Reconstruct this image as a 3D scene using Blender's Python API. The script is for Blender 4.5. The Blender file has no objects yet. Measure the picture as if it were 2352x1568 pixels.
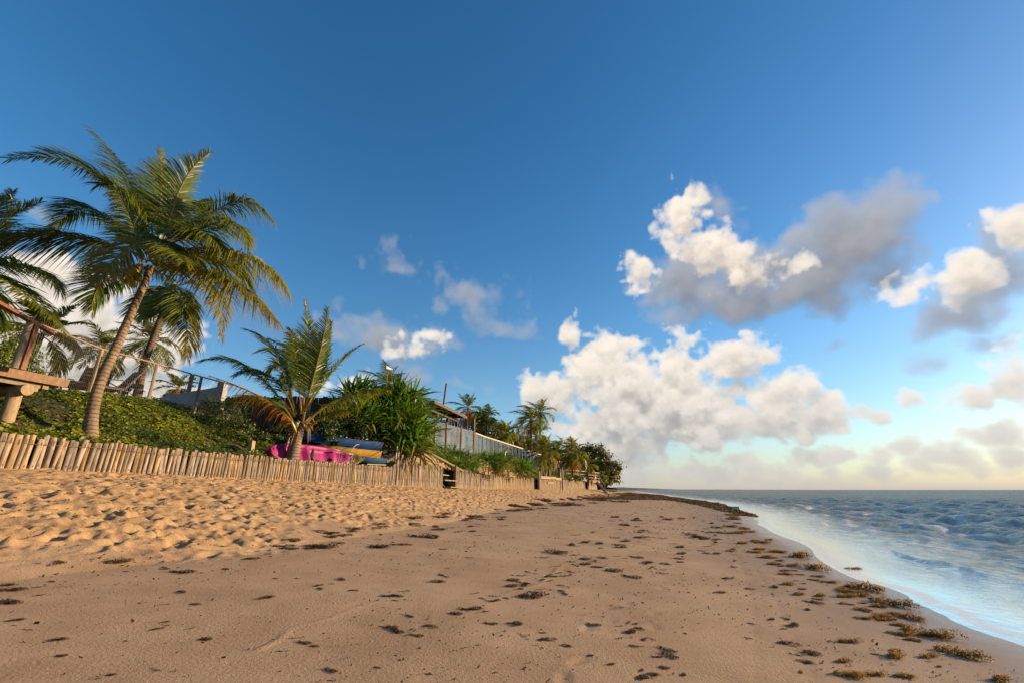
import bpy, bmesh, math, random
import numpy as np
from mathutils import Vector, Matrix, Quaternion

R = math.radians
sc = bpy.context.scene
COL = sc.collection

# ------------------------------------------------------------------ camera
EYE = 1.30                      # metres above the sea
FPX = 16.0 / 36.0 * 1024        # 16 mm lens, 1024 px wide
PITCH = R(18.0)
cd = bpy.data.cameras.new('camera')
cd.lens = 16.0
cd.sensor_width = 36.0
cd.clip_start = 0.05
cd.clip_end = 30000
cam = bpy.data.objects.new('camera', cd)
cam.location = (0, 0, EYE)
cam.rotation_euler = (R(90) + PITCH, 0, 0)
COL.objects.link(cam)
sc.camera = cam

# ------------------------------------------------------------------ light
SUN_AZ, SUN_EL = R(76), R(12)      # clockwise from +Y (the way the camera looks)
SUN = Vector((math.sin(SUN_AZ) * math.cos(SUN_EL), math.cos(SUN_AZ) * math.cos(SUN_EL), math.sin(SUN_EL)))
ld = bpy.data.lights.new('sun', 'SUN')
ld.energy = 5.0
ld.angle = R(0.6)
ld.color = (1.0, 0.72, 0.44)
sun = bpy.data.objects.new('sun', ld)
sun.rotation_euler = SUN.to_track_quat('Z', 'Y').to_euler()
sun.location = (60, -10, 20)
COL.objects.link(sun)

sc.view_settings.view_transform = 'Standard'
sc.view_settings.look = 'None'
sc.view_settings.exposure = 1.0
sc.view_settings.gamma = 1.0
sc.cycles.use_denoising = True
sc.cycles.max_bounces = 6
sc.cycles.transparent_max_bounces = 12
sc.cycles.caustics_reflective = False
sc.cycles.caustics_refractive = False


def ray(px, py):
    """direction (not normalised, 1 along the optical axis) through a pixel of the 1024 x 682 picture"""
    u = (px - 512) / FPX
    v = (341 - py) / FPX
    c, s = math.cos(PITCH), math.sin(PITCH)
    return np.array((u, c - v * s, s + v * c))


def at(px, py, Y):
    """the point at distance Y (metres ahead) seen at that place"""
    d = ray(px, py)
    t = Y / d[1]
    return Vector((d[0] * t, Y, EYE + d[2] * t))


def azel(px, py):
    d = ray(px, py)
    d = d / np.linalg.norm(d)
    return math.degrees(math.atan2(d[0], d[1])), math.degrees(math.asin(d[2]))


# ------------------------------------------------------------------ node helpers
def nd(nt, kind, inputs=None, **props):
    n = nt.nodes.new(kind)
    for k, v in props.items():
        setattr(n, k, v)
    for k, v in (inputs or {}).items():
        sock = n.inputs[k]
        if isinstance(v, bpy.types.NodeSocket):
            nt.links.new(v, sock)
        else:
            sock.default_value = v
    return n


def mth(nt, op, a, b=None, c=None, clamp=False):
    n = nt.nodes.new('ShaderNodeMath')
    n.operation = op
    n.use_clamp = clamp
    for i, v in enumerate((a, b, c)):
        if v is None:
            continue
        if isinstance(v, bpy.types.NodeSocket):
            nt.links.new(v, n.inputs[i])
        else:
            n.inputs[i].default_value = v
    return n.outputs[0]


def vmath(nt, op, a, b=None, c=None):
    n = nt.nodes.new('ShaderNodeVectorMath')
    n.operation = op
    for i, v in enumerate((a, b, c)):
        if v is None:
            continue
        if isinstance(v, bpy.types.NodeSocket):
            nt.links.new(v, n.inputs[i])
        else:
            n.inputs[i].default_value = v
    return n.outputs['Value'] if op in ('LENGTH', 'DOT_PRODUCT', 'DISTANCE') else n.outputs[0]


def sstep(nt, x, lo, hi):
    n = nd(nt, 'ShaderNodeMapRange', interpolation_type='SMOOTHSTEP')
    for k, v in (('Value', x), ('From Min', lo), ('From Max', hi)):
        if isinstance(v, bpy.types.NodeSocket):
            nt.links.new(v, n.inputs[k])
        else:
            n.inputs[k].default_value = v
    return n.outputs[0]


def cmix(nt, f, a, b, mode='MIX'):
    n = nd(nt, 'ShaderNodeMix', data_type='RGBA', blend_type=mode)
    for k, v in ((0, f), (6, a), (7, b)):
        if isinstance(v, bpy.types.NodeSocket):
            nt.links.new(v, n.inputs[k])
        else:
            n.inputs[k].default_value = (*v, 1) if isinstance(v, tuple) and len(v) == 3 else v
    return n.outputs[2]


def noise(nt, vec, scale, detail=4.0, rough=0.55, dist=0.0):
    n = nd(nt, 'ShaderNodeTexNoise', {'Scale': scale, 'Detail': detail, 'Roughness': rough, 'Distortion': dist})
    if vec is not None:
        nt.links.new(vec, n.inputs['Vector'])
    return n


# ------------------------------------------------------------------ sky with clouds
SKY_STRENGTH = 0.10
world = bpy.data.worlds.new('World')
sc.world = world
world.use_nodes = True
wt = world.node_tree
wt.nodes.clear()

K = 1024 / 2352.0
# heaped clouds: centre x, y, half width, half height in the wide view (2352 across), fullness
HEAPS = [
    (1308, 765, 34, 44, .9), (1380, 850, 80, 82, 1), (1462, 890, 118, 86, 1), (1562, 850, 78, 84, 1), (1560, 950, 140, 95, 1.1),
    (1450, 965, 125, 75, 1.1), (1705, 832, 100, 56, 1.05), (1655, 955, 100, 68, 1.1), (1800, 925, 86, 80, 1.12), (1868, 962, 90, 58, 1.15),
    (1745, 980, 95, 50, 1.1), (1600, 1005, 205, 46, 1.1), (1415, 1028, 140, 46, 1.1), (1352, 990, 70, 60, 1),
    (1258, 905, 78, 50, 1), (1290, 985, 50, 30, .75),
    (1560, 520, 56, 60, .95), (1582, 470, 30, 36, .8), (1548, 426, 14, 26, .7), (1660, 592, 84, 52, .95), (1475, 620, 34, 48, .6),
    (1610, 560, 64, 44, .62), (1715, 620, 80, 40, .50), (1850, 605, 44, 24, .42), (2175, 655, 70, 40, .8), (2110, 664, 92, 42, .95), (2240, 640, 92, 60, 1), (2340, 505, 70, 74, 1.05), (2338, 870, 84, 76, 1), (2232, 912, 66, 40, .95),
    (2140, 922, 62, 26, .65), (2012, 970, 64, 26, .9), (2300, 992, 100, 38, 1.0), (2232, 505, 20, 16, .5),
    (1880, 1046, 80, 36, 1.05), (2000, 1048, 44, 28, 1.0), (2082, 1030, 64, 26, .95), (2190, 1056, 70, 36, 1.05), (2310, 1050, 70, 40, 1.05),
    (2100, 1082, 330, 22, .6), (1620, 1088, 260, 24, .7), (1500, 1066, 150, 26, .75), (1750, 1075, 90, 26, .7),
    (110, 690, 135, 110, 1), (205, 770, 190, 120, 1), (50, 640, 90, 70, .9), (310, 805, 150, 84, 1), (425, 800, 60, 54, .9),
    (60, 860, 200, 90, .9), (300, 900, 200, 60, .9), (790, 885, 50, 28, .55), (945, 790, 62, 30, .52), (962, 778, 34, 26, .5),
]
# thin grey veils, soft at the edges
VEILS = [
    (1740, 640, 210, 110, 1.25), (1960, 560, 190, 125, 1.3), (1905, 490, 90, 65, 1.0), (1690, 705, 170, 75, 1.15), (1850, 640, 200, 110, 1.3), (1990, 640, 130, 70, .9),
    (2205, 722, 150, 72, 1.25), (2330, 620, 100, 140, 1.3), (2060, 600, 120, 60, .6), (1600, 650, 140, 100, .8), (1650, 480, 70, 56, .6), (2290, 700, 100, 70, 1.1),
    (890, 588, 52, 40, .34), (1100, 690, 84, 46, .40), (1165, 755, 56, 36, .42), (900, 782, 140, 56, .6),
    (1082, 888, 46, 16, .75), (945, 860, 40, 30, .65), (1900, 797, 64, 20, .75), (2150, 825, 80, 36, .7), (2270, 805, 90, 44, .8),
    (95, 520, 56, 40, .65), (1450, 1100, 300, 18, .6), (2050, 1100, 420, 22, .7), (1420, 1050, 160, 30, .7),
    (160, 830, 260, 90, 1.0), (60, 760, 160, 120, .9), (1560, 700, 90, 40, .3),
]


def blob_list(rows):
    out = []
    for cx, cy, rx, ry, w in rows:
        a, e = azel(cx * K, cy * K)
        a1, _ = azel((cx + rx) * K, cy * K)
        a0, _ = azel((cx - rx) * K, cy * K)
        _, e1 = azel(cx * K, (cy - ry) * K)
        _, e0 = azel(cx * K, (cy + ry) * K)
        out.append((a, e, abs(a1 - a0) / 2, abs(e1 - e0) / 2, w))
    return out



_rng = np.random.default_rng(11)
_LAT = _rng.random((64, 64, 64), dtype=np.float32)


def vnoise3(x, y, z):
    xi = np.floor(x).astype(np.int32); yi = np.floor(y).astype(np.int32); zi = np.floor(z).astype(np.int32)
    fx = (x - xi).astype(np.float32); fy = (y - yi).astype(np.float32); fz = (z - zi).astype(np.float32)
    fx = fx * fx * (3 - 2 * fx); fy = fy * fy * (3 - 2 * fy); fz = fz * fz * (3 - 2 * fz)
    x0, y0, z0 = xi & 63, yi & 63, zi & 63
    x1, y1, z1 = (xi + 1) & 63, (yi + 1) & 63, (zi + 1) & 63
    L = _LAT
    a = L[x0, y0, z0] * (1 - fx) + L[x1, y0, z0] * fx
    b = L[x0, y1, z0] * (1 - fx) + L[x1, y1, z0] * fx
    c = L[x0, y0, z1] * (1 - fx) + L[x1, y0, z1] * fx
    d = L[x0, y1, z1] * (1 - fx) + L[x1, y1, z1] * fx
    return (a * (1 - fy) + b * fy) * (1 - fz) + (c * (1 - fy) + d * fy) * fz


def fbm3(x, y, z, octs, gain=.5):
    s, a, t = 0, 1.0, 0.0
    for o in range(octs):
        s = s + a * vnoise3(x + 17.3 * o, y + 5.7 * o, z + 9.1 * o)
        t += a
        a *= gain
        x, y, z = x * 2.03, y * 2.03, z * 2.03
    return s / t


def fbm2(x, y, octs, gain=.5, seed=0.0):
    return fbm3(np.asarray(x, np.float32), np.asarray(y, np.float32), np.full(np.shape(x), 3.37 + seed, np.float32), octs, gain)


# the cloud deck: a small volume of puffs, filled with fractal noise, lit by marching the light through it.
# window 120 degrees of azimuth by 44 degrees of elevation, repeated (mirrored) round the horizon
CW, CH, CZ = 1200, 440, 24
DEG = 0.1
DZ = 0.5
LIGHT = (-0.25, 1.5)          # sideways / upward shift of the light per step towards the viewer side


def cloud_volume(rows, zflat, nsc, octs, amp, gain, warp):
    dens = np.zeros((CZ, CH, CW), np.float16)
    az = (-60 + (np.arange(CW) + .5) * DEG).astype(np.float32)
    el = ((np.arange(CH) + .5) * DEG).astype(np.float32)
    field = np.full((CZ, CH, CW), -1, np.float16)
    zc = ((np.arange(CZ) - (CZ - 1) / 2) * DZ).astype(np.float32)
    wx = (fbm2(*np.meshgrid(az * .22, el * .22), 4) - .5) * warp
    wy = (fbm2(*np.meshgrid(az * .22 + 40, el * .22 + 13), 4) - .5) * warp
    for a, e, ra, re, w in rows:
        pad = 2.2
        i0, i1 = int((a - ra - pad + 60) / DEG), int((a + ra + pad + 60) / DEG)
        j0, j1 = int((e - re - pad) / DEG), int((e + re + pad) / DEG)
        i0, i1, j0, j1 = max(i0, 0), min(i1, CW), max(j0, 0), min(j1, CH)
        if i1 <= i0 or j1 <= j0:
            continue
        X = az[None, i0:i1] + wx[j0:j1, i0:i1] - a
        Y = el[j0:j1, None] + wy[j0:j1, i0:i1] - e
        Y = np.where(Y < 0, Y * 1.25, Y)              # flatter bases
        r2 = (X / ra) ** 2 + (Y / re) ** 2
        rz = max(min(ra, re) * zflat, .8)
        for k in range(CZ):
            f = w * (1 - np.sqrt(r2 + (zc[k] / rz) ** 2))
            np.maximum(field[k, j0:j1, i0:i1], f, out=field[k, j0:j1, i0:i1], casting='unsafe')
    K3, J3, I3 = np.nonzero(field > -.55)
    n = fbm3(az[I3] * nsc, el[J3] * nsc * 1.15, zc[K3] * nsc, octs, .54)
    d = np.clip((field[K3, J3, I3].astype(np.float32) + (n - .5) * amp) * gain, 0, 1)
    dens[K3, J3, I3] = d
    return dens


def cloud_light(dens, kext, klight, sunc, ambt, ambb, msc):
    """front to back: light reaches each slice through the slices before it, shifted along the light"""
    T = np.ones((CH, CW), np.float32)
    C = np.zeros((CH, CW, 3), np.float32)
    tau = np.zeros((CH, CW), np.float32)
    sunc, ambt, ambb = (np.array(v, np.float32) for v in (sunc, ambt, ambb))
    # skylight from above: how much cloud is overhead in the same slice
    for k in range(CZ):
        d = dens[k].astype(np.float32)
        up = np.cumsum(d[::-1], 0)[::-1] * DEG
        sh = (int(round(LIGHT[1] * DZ / DEG)), int(round(LIGHT[0] * DZ / DEG)))
        tau = np.roll(tau, (-sh[0], -sh[1]), (0, 1))
        tau[-sh[0]:, :] = 0
        tau += d * DZ
        blur = tau
        for r in (3, 7):
            blur = (blur + np.roll(blur, r, 0) + np.roll(blur, -r, 0) + np.roll(blur, r, 1) + np.roll(blur, -r, 1)) / 5
        Ls = np.exp(-klight * (.6 * tau + .4 * blur)) * (1 - msc) + msc * np.exp(-klight * .22 * blur)
        amb = np.exp(-.35 * up)
        a = 1 - np.exp(-kext * d * DZ)
        col = Ls[..., None] * sunc + amb[..., None] * ambt + (1 - amb[..., None]) * ambb
        C += (T * a)[..., None] * col
        T *= 1 - a
    return C, 1 - T


heaps = [(a, e, ra * .97, re * .97, w + .04) for a, e, ra, re, w in blob_list(HEAPS)]
veils = blob_list(VEILS)
hv = cloud_volume(heaps, 1.0, .56, 6, 2.5, 1.15, 3.6)
Ch, Ah = cloud_light(hv, 1.9, 1.35, (1.16, 1.0, .80), (.19, .195, .21), (.18, .17, .17), .38)
del hv
vv = cloud_volume(veils, .9, .40, 6, 1.9, .8, 4.8)
Cv, Av = cloud_light(vv, .85, 1.5, (.46, .44, .43), (.155, .175, .22), (.155, .17, .21), .22)
del vv
el_ = (np.arange(CH) + .5)[:, None] * DEG
air = np.exp(-np.maximum(el_, .1) / 3.2)[..., None] * .62       # low clouds are seen through more air
Ch = Ch / np.maximum(Ah, 1e-3)[..., None]
Cv = Cv / np.maximum(Av, 1e-3)[..., None]
hz = np.array((.86, .79, .70), np.float32)
Ch = Ch * (1 - air) + hz * air
Cv = Cv * (1 - air) + hz * air
Ah = Ah * (1 - .25 * air[..., 0])
A = Ah + Av * (1 - Ah)
Cc = (Ch * Ah[..., None] + Cv * (Av * (1 - Ah))[..., None]) / np.maximum(A, 1e-3)[..., None]
mk = (.36 * np.exp(-el_ / 2.2) + .60 * np.exp(-el_ / 7.5)) * np.ones_like(A)                  # murk along the horizon, far cloud seen edge-on
hi_ = np.clip(el_ / 9, 0, 1)[..., None]
mkc = np.array((.61, .585, .56), np.float32) * (1 - hi_) + np.array((.40, .52, .66), np.float32) * hi_
A2 = mk + A * (1 - mk)
Cc = (mkc * mk[..., None] + Cc * (A * (1 - mk))[..., None]) / np.maximum(A2, 1e-3)[..., None]
A = A2
buf = np.ones((CH, CW, 4), np.float32)
buf[..., :3] = Cc
img_c = bpy.data.images.new('cloud_light', CW, CH, alpha=False, float_buffer=True)
img_c.colorspace_settings.name = 'Non-Color'
img_c.pixels.foreach_set(buf.ravel())
buf[..., :3] = A[..., None]
img_a = bpy.data.images.new('cloud_cover', CW, CH, alpha=False, float_buffer=True)
img_a.colorspace_settings.name = 'Non-Color'
img_a.pixels.foreach_set(buf.ravel())
for im in (img_c, img_a):
    im.update()
    im.pack()

tc = nd(wt, 'ShaderNodeTexCoord')
sx = nd(wt, 'ShaderNodeSeparateXYZ', {0: tc.outputs['Generated']})
azn = mth(wt, 'MULTIPLY_ADD', mth(wt, 'ARCTAN2', sx.outputs[0], sx.outputs[1]), 57.29578 / 120, .5)
eln = mth(wt, 'MULTIPLY', mth(wt, 'ARCSINE', sx.outputs[2]), 57.29578 / (CH * DEG))
azm = mth(wt, 'PINGPONG', azn, 1.0)
P0 = nd(wt, 'ShaderNodeCombineXYZ', {0: azm, 1: eln}).outputs[0]
tcol = nd(wt, 'ShaderNodeTexImage', {'Vector': P0}, image=img_c, interpolation='Cubic', extension='EXTEND')
talp = nd(wt, 'ShaderNodeTexImage', {'Vector': P0}, image=img_a, interpolation='Cubic', extension='EXTEND')
sky = nd(wt, 'ShaderNodeTexSky', sky_type='NISHITA', sun_disc=False, sun_elevation=SUN_EL, sun_rotation=SUN_AZ,
         altitude=0, air_density=1.0, dust_density=0.4, ozone_density=2.6)
hsv = nd(wt, 'ShaderNodeHueSaturation', {'Saturation': 1.27, 'Value': 1.0, 'Color': sky.outputs[0]})
cl = vmath(wt, 'MULTIPLY', tcol.outputs[0], (1 / SKY_STRENGTH * .46,) * 3)
col = cmix(wt, talp.outputs[0], hsv.outputs[0], cl)
bg = nd(wt, 'ShaderNodeBackground', {'Color': col, 'Strength': SKY_STRENGTH})
wo = nd(wt, 'ShaderNodeOutputWorld', {'Surface': bg.outputs[0]})
world.cycles.sampling_method = 'MANUAL'
world.cycles.sample_map_resolution = 512

# ================================================================== helpers for things
def tag(o, label=None, cat=None, group=None, kind=None):
    if label: o['label'] = label
    if cat: o['category'] = cat
    if group: o['group'] = group
    if kind: o['kind'] = kind
    return o


def link(o, parent=None):
    COL.objects.link(o)
    if parent is not None:
        o.parent = parent
    return o


def empty(name, loc=(0, 0, 0), rz=0.0):
    o = bpy.data.objects.new(name, None)
    o.empty_display_size = .2
    o.location = loc
    o.rotation_euler = (0, 0, rz)
    return link(o)


def mesh_np(name, V, Fc, mat, smooth=True, attrs=None):
    """V (n,3) array, Fc (m,3) or (m,4) int array"""
    V = np.ascontiguousarray(V, np.float32)
    Fc = np.ascontiguousarray(Fc, np.int32)
    me = bpy.data.meshes.new(name)
    n, m, k = len(V), len(Fc), Fc.shape[1]
    me.vertices.add(n)
    me.vertices.foreach_set('co', V.ravel())
    me.loops.add(m * k)
    me.loops.foreach_set('vertex_index', Fc.ravel())
    me.polygons.add(m)
    me.polygons.foreach_set('loop_start', np.arange(0, m * k, k, dtype=np.int32))
    me.polygons.foreach_set('loop_total', np.full(m, k, np.int32))
    me.polygons.foreach_set('use_smooth', np.full(m, smooth, bool))
    for nm, arr in (attrs or {}).items():
        a = me.attributes.new(nm, 'FLOAT', 'POINT')
        a.data.foreach_set('value', np.ascontiguousarray(arr, np.float32))
    me.update(calc_edges=True)
    if mat is not None:
        me.materials.append(mat)
    return me


class MB:
    """collects simple solids into one mesh"""
    def __init__(s):
        s.v, s.f = [], []

    def add(s, vs, fs):
        b = len(s.v)
        s.v += [tuple(p) for p in vs]
        s.f += [tuple(i + b for i in f) for f in fs]

    def box(s, c, d, rot=None):
        x, y, z = (q / 2 for q in d)
        P = [Vector((i * x, j * y, k * z)) for k in (-1, 1) for j in (-1, 1) for i in (-1, 1)]
        if rot is not None:
            P = [rot @ p for p in P]
        c = Vector(c)
        s.add([p + c for p in P], [(0, 2, 3, 1), (4, 5, 7, 6), (0, 1, 5, 4), (2, 6, 7, 3), (0, 4, 6, 2), (1, 3, 7, 5)])
        return s

    def bar(s, a, b, w, h=None, up=(0, 0, 1)):
        """rectangular bar from a to b, w across, h along up"""
        a, b = Vector(a), Vector(b)
        h = w if h is None else h
        t = (b - a).normalized()
        u = Vector(up)
        if abs(t.dot(u)) > .97:
            u = Vector((0, 1, 0))
        sd = t.cross(u).normalized()
        u = sd.cross(t).normalized()
        P = []
        for q in (a, b):
            P += [q - sd * w / 2 - u * h / 2, q + sd * w / 2 - u * h / 2, q + sd * w / 2 + u * h / 2, q - sd * w / 2 + u * h / 2]
        s.add(P, [(0, 1, 2, 3), (7, 6, 5, 4), (0, 4, 5, 1), (1, 5, 6, 2), (2, 6, 7, 3), (3, 7, 4, 0)])
        return s

    def tube(s, pts, rad, n=8, caps=True, wob=0.0, seed=0):
        r_ = random.Random(seed)
        pts = [Vector(p) for p in pts]
        if not isinstance(rad, (list, tuple)):
            rad = [rad] * len(pts)
        b = len(s.v)
        side = None
        for i, p in enumerate(pts):
            t = (pts[min(i + 1, len(pts) - 1)] - pts[max(i - 1, 0)]).normalized()
            if side is None:
                side = t.cross(Vector((0, 0, 1)) if abs(t.z) < .9 else Vector((0, 1, 0))).normalized()
            side = (side - t * side.dot(t)).normalized()
            up = t.cross(side)
            for k in range(n):
                a = 2 * math.pi * k / n
                rr = rad[i] * (1 + r_.uniform(-wob, wob))
                s.v.append(tuple(p + (side * math.cos(a) + up * math.sin(a)) * rr))
        for i in range(len(pts) - 1):
            for k in range(n):
                k2 = (k + 1) % n
                s.f.append((b + i * n + k, b + i * n + k2, b + (i + 1) * n + k2, b + (i + 1) * n + k))
        if caps:
            s.f.append(tuple(b + k for k in reversed(range(n))))
            s.f.append(tuple(b + (len(pts) - 1) * n + k for k in range(n)))
        return s

    def mesh(s, name, mat, smooth=False):
        me = bpy.data.meshes.new(name)
        me.from_pydata(s.v, [], s.f)
        me.validate()
        if smooth:
            me.polygons.foreach_set('use_smooth', [True] * len(me.polygons))
            if hasattr(me, 'set_sharp_from_angle'):
                me.set_sharp_from_angle(angle=R(40))
        me.update()
        if mat is not None:
            me.materials.append(mat)
        return me

    def build(s, name, mat, parent=None, smooth=False):
        return link(bpy.data.objects.new(name, s.mesh(name, mat, smooth)), parent)


def obj(name, me, parent=None):
    return link(bpy.data.objects.new(name, me), parent)


def pack(name, me, label, cat, group=None, parent=None):
    return tag(obj(name, me, parent), label, cat, group)


# ------------------------------------------------------------------ materials
def mat_new(name):
    m = bpy.data.materials.new(name)
    m.use_nodes = True
    nt = m.node_tree
    b = nt.nodes['Principled BSDF']
    return m, nt, b


def simple(name, col, rough=.6, var=.25, scale=6.0, bump=0.0, bscale=40.0, stretch=(1, 1, 1), spec=.4, rnd=.0, col2=None, coord='Object'):
    """colour broken up by noise, optional stretched grain and relief"""
    m, nt, b = mat_new(name)
    t = nd(nt, 'ShaderNodeTexCoord')
    mp = nd(nt, 'ShaderNodeMapping', {'Vector': t.outputs[coord], 'Scale': stretch})
    oi = nd(nt, 'ShaderNodeObjectInfo')
    v = vmath(nt, 'ADD', mp.outputs[0], vmath(nt, 'MULTIPLY', nd(nt, 'ShaderNodeCombineXYZ', {0: oi.outputs['Random'], 1: oi.outputs['Random'], 2: 0.0}).outputs[0], (31.0, 17.0, 0)))
    n = noise(nt, v, scale, 5, .6)
    n2 = noise(nt, v, scale * 5.1, 3, .6)
    f = mth(nt, 'ADD', mth(nt, 'MULTIPLY', n.outputs['Fac'], .7), mth(nt, 'MULTIPLY', n2.outputs['Fac'], .3))
    f = sstep(nt, f, .3, .7)
    c2 = col2 or tuple(min(1, c * (1 + var)) for c in col)
    c1 = tuple(c * (1 - var) for c in col)
    c = cmix(nt, f, c1, c2)
    if rnd:
        h = nd(nt, 'ShaderNodeHueSaturation', {'Color': c, 'Value': mth(nt, 'MULTIPLY_ADD', oi.outputs['Random'], 2 * rnd, 1 - rnd)})
        c = h.outputs[0]
    nt.links.new(c, b.inputs['Base Color'])
    b.inputs['Roughness'].default_value = rough
    b.inputs['Specular IOR Level'].default_value = spec
    if bump:
        n3 = noise(nt, v, bscale, 4, .65)
        bp = nd(nt, 'ShaderNodeBump', {'Strength': 1.0, 'Distance': bump, 'Height': n3.outputs['Fac']})
        nt.links.new(bp.outputs[0], b.inputs['Normal'])
    return m


# ================================================================== lie of the land
def lerp_poly(tab):
    t = np.array(tab, float)
    return lambda y: np.interp(y, t[:, 0], t[:, 1])


def smooth_poly(tab):
    """catmull-rom through the table, so that nothing kinks"""
    t = np.array(tab, float)
    m = np.gradient(t[:, 1], t[:, 0])

    def f(y):
        y = np.clip(np.asarray(y, float), t[0, 0], t[-1, 0])
        i = np.clip(np.searchsorted(t[:, 0], y, side='right') - 1, 0, len(t) - 2)
        h = t[i + 1, 0] - t[i, 0]
        u = (y - t[i, 0]) / h
        return ((2 * u ** 3 - 3 * u ** 2 + 1) * t[i, 1] + (u ** 3 - 2 * u ** 2 + u) * h * m[i]
                + (-2 * u ** 3 + 3 * u ** 2) * t[i + 1, 1] + (u ** 3 - u ** 2) * h * m[i + 1])
    return f


fence_X = smooth_poly([(-20, -14.2), (0, -9.8), (7.5, -8.14), (14, -6.68), (20.5, -5.25), (26.3, -3.96), (33, -2.45), (39, -0.95), (48, 2.7), (58, 7.0), (75, 13.0), (120, 25), (420, 92), (900, 200)])
fence_Z = smooth_poly([(-20, 1.75), (0, 1.70), (7.5, 1.63), (14, 1.56), (20.5, 1.49), (26.3, 1.40), (39, 1.36), (58, 1.36), (75, 1.32), (90, .9), (120, .8), (900, .8)])
edge_X = smooth_poly([(-20, -9), (0, -5.2), (4, -4.25), (6, -3.4), (12, -1.9), (21, -0.5), (30, 1.9), (39, 4.5), (48, 8.0), (58, 11.6), (75, 17.4), (120, 30), (420, 100), (900, 210)])
edge_Z = smooth_poly([(-20, .62), (0, .62), (6, .56), (12, .48), (21, .45), (40, .45), (75, .42), (900, .42)])
_wl = [(1060, 651), (1024, 638), (1012, 634.6), (995, 628.7), (977.9, 622), (967.3, 615.4), (948.7, 607.5), (932.8, 602.2), (924, 595), (909, 589.6), (893, 585), (869.2, 579),
       (850.7, 571.7), (834.8, 562.4), (825, 554), (822, 549.2), (805.6, 540.6), (791.4, 536), (772, 526.7), (757, 514), (745, 510.6), (736, 507.5)]
_wp = []
for q in _wl:                                    # the edge of the swash, on the level of the sea
    d_ = ray(*q)
    t_ = (EYE - .004) / -d_[2]
    _wp.append((d_[1] * t_, d_[0] * t_))
_wp = [p for k, p in enumerate(_wp) if k == 0 or p[0] > _wp[k - 1][0] + .05]
water_X = smooth_poly([(-20, .6), (0, 3.2)] + _wp + [(48, 20.6), (60, 23.4), (80, 27.5), (120, 37), (200, 55), (420, 108), (900, 220)])


def land(x, y):
    """height of the sand from the fence to below the water"""
    xf, zf, xe, ze, xw = fence_X(y), fence_Z(y), edge_X(y), edge_Z(y), water_X(y)
    u = np.clip((x - xf) / (xe - xf), -1, 1)
    z1 = zf + (ze - zf) * (u * .72 + .28 * u * u * np.sign(u))
    w = (x - xe) / np.maximum(xw - xe, .5)
    z2 = ze * (1 - np.clip(w, 0, 1)) ** 1.12
    z3 = -.085 * np.maximum(x - xw, 0) * (1 + 0 * x)
    z = np.where(x < xe, z1, np.where(x < xw, z2, z3))
    return z


def ground_at(px, py, lift=0.0):
    """where the ray through a pixel meets the sand"""
    d = ray(px, py)
    t = np.concatenate([np.linspace(.5, 20, 4000), np.linspace(20, 160, 6000)])
    P = np.array((0, 0, EYE))[None] + t[:, None] * d[None]
    h = land(P[:, 0], P[:, 1]) + lift
    i = int(np.argmax(P[:, 2] < h))
    if P[i, 2] >= h[i]:
        return None
    return Vector(P[i])


def mapp(px, py):
    """pixel of the wide view (2352 across) to the picture's own"""
    return px * K, py * K


# trodden relief, kept in a raster of (metres from the fence, metres ahead)
rr = np.random.default_rng(3)
RS = .025
RW, RL, RY0 = 14.0, 64.0, .5
NI, NJ = int(RW / RS), int((RL - RY0) / RS)
si, yj = np.meshgrid((np.arange(NI) + .5) * RS, RY0 + (np.arange(NJ) + .5) * RS)
bw = (edge_X(yj[:, :1]) - fence_X(yj[:, :1]))               # width of the trodden belt
tread = np.clip((bw + .35 * np.sin(yj * 1.3) + 1.1 * (fbm2(si * .8, yj * .8, 3) - .5) - si) / 1.1, 0, 1).astype(np.float32)
rel = np.zeros((NJ, NI), np.float32)
g1 = fbm2(si * 2.6, yj * 2.2, 4, .58) - .5
g2 = fbm2(si * 6.5, yj * 6.0, 3, .6, 7.7) - .5
g3 = fbm2(si * 19, yj * 18, 2, .6, 3.3) - .5
rel += tread * (g1 * .07 + g2 * .062 + g3 * .048)
NFOOT = 34000
fs = rr.uniform(.1, 9.5, NFOOT)
fy = RY0 + .4 + (RL - RY0 - 1) * rr.random(NFOOT) ** 1.15
fa = rr.uniform(0, math.pi, NFOOT)
fl = .038 + .11 * rr.random(NFOOT) ** 1.8
fw = fl * rr.uniform(.42, .75, NFOOT)
fd = fl * rr.uniform(.15, .42, NFOOT)
for s_, y_, a_, l_, w_, d_ in zip(fs, fy, fa, fl, fw, fd):
    hw = int(l_ * 1.9 / RS)
    i, j = int(s_ / RS), int((y_ - RY0) / RS)
    i0, i1, j0, j1 = max(i - hw, 0), min(i + hw, NI), max(j - hw, 0), min(j + hw, NJ)
    if i1 - i0 < 4 or j1 - j0 < 4:
        continue
    dx = (np.arange(i0, i1) * RS - s_)[None, :]
    dy = (np.arange(j0, j1) * RS + RY0 - y_)[:, None]
    ca, sa = math.cos(a_), math.sin(a_)
    q = ((dx * ca + dy * sa) / l_) ** 2 + ((-dx * sa + dy * ca) / w_) ** 2
    sh = -np.exp(-q * q * 1.3) + .42 * np.exp(-((np.sqrt(q) - 1.32) / .28) ** 2)
    rel[j0:j1, i0:i1] += sh * d_ * tread[j0:j1, i0:i1]
# smooth belt: faint swells, shallow prints and the ridges left by the last waves
rel += (1 - tread) * ((fbm2(si * .9, yj * .7, 3, .5, 2.2) - .5) * .030 + (fbm2(si * 9, yj * 9, 2, .5, 4.2) - .5) * .004)


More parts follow.
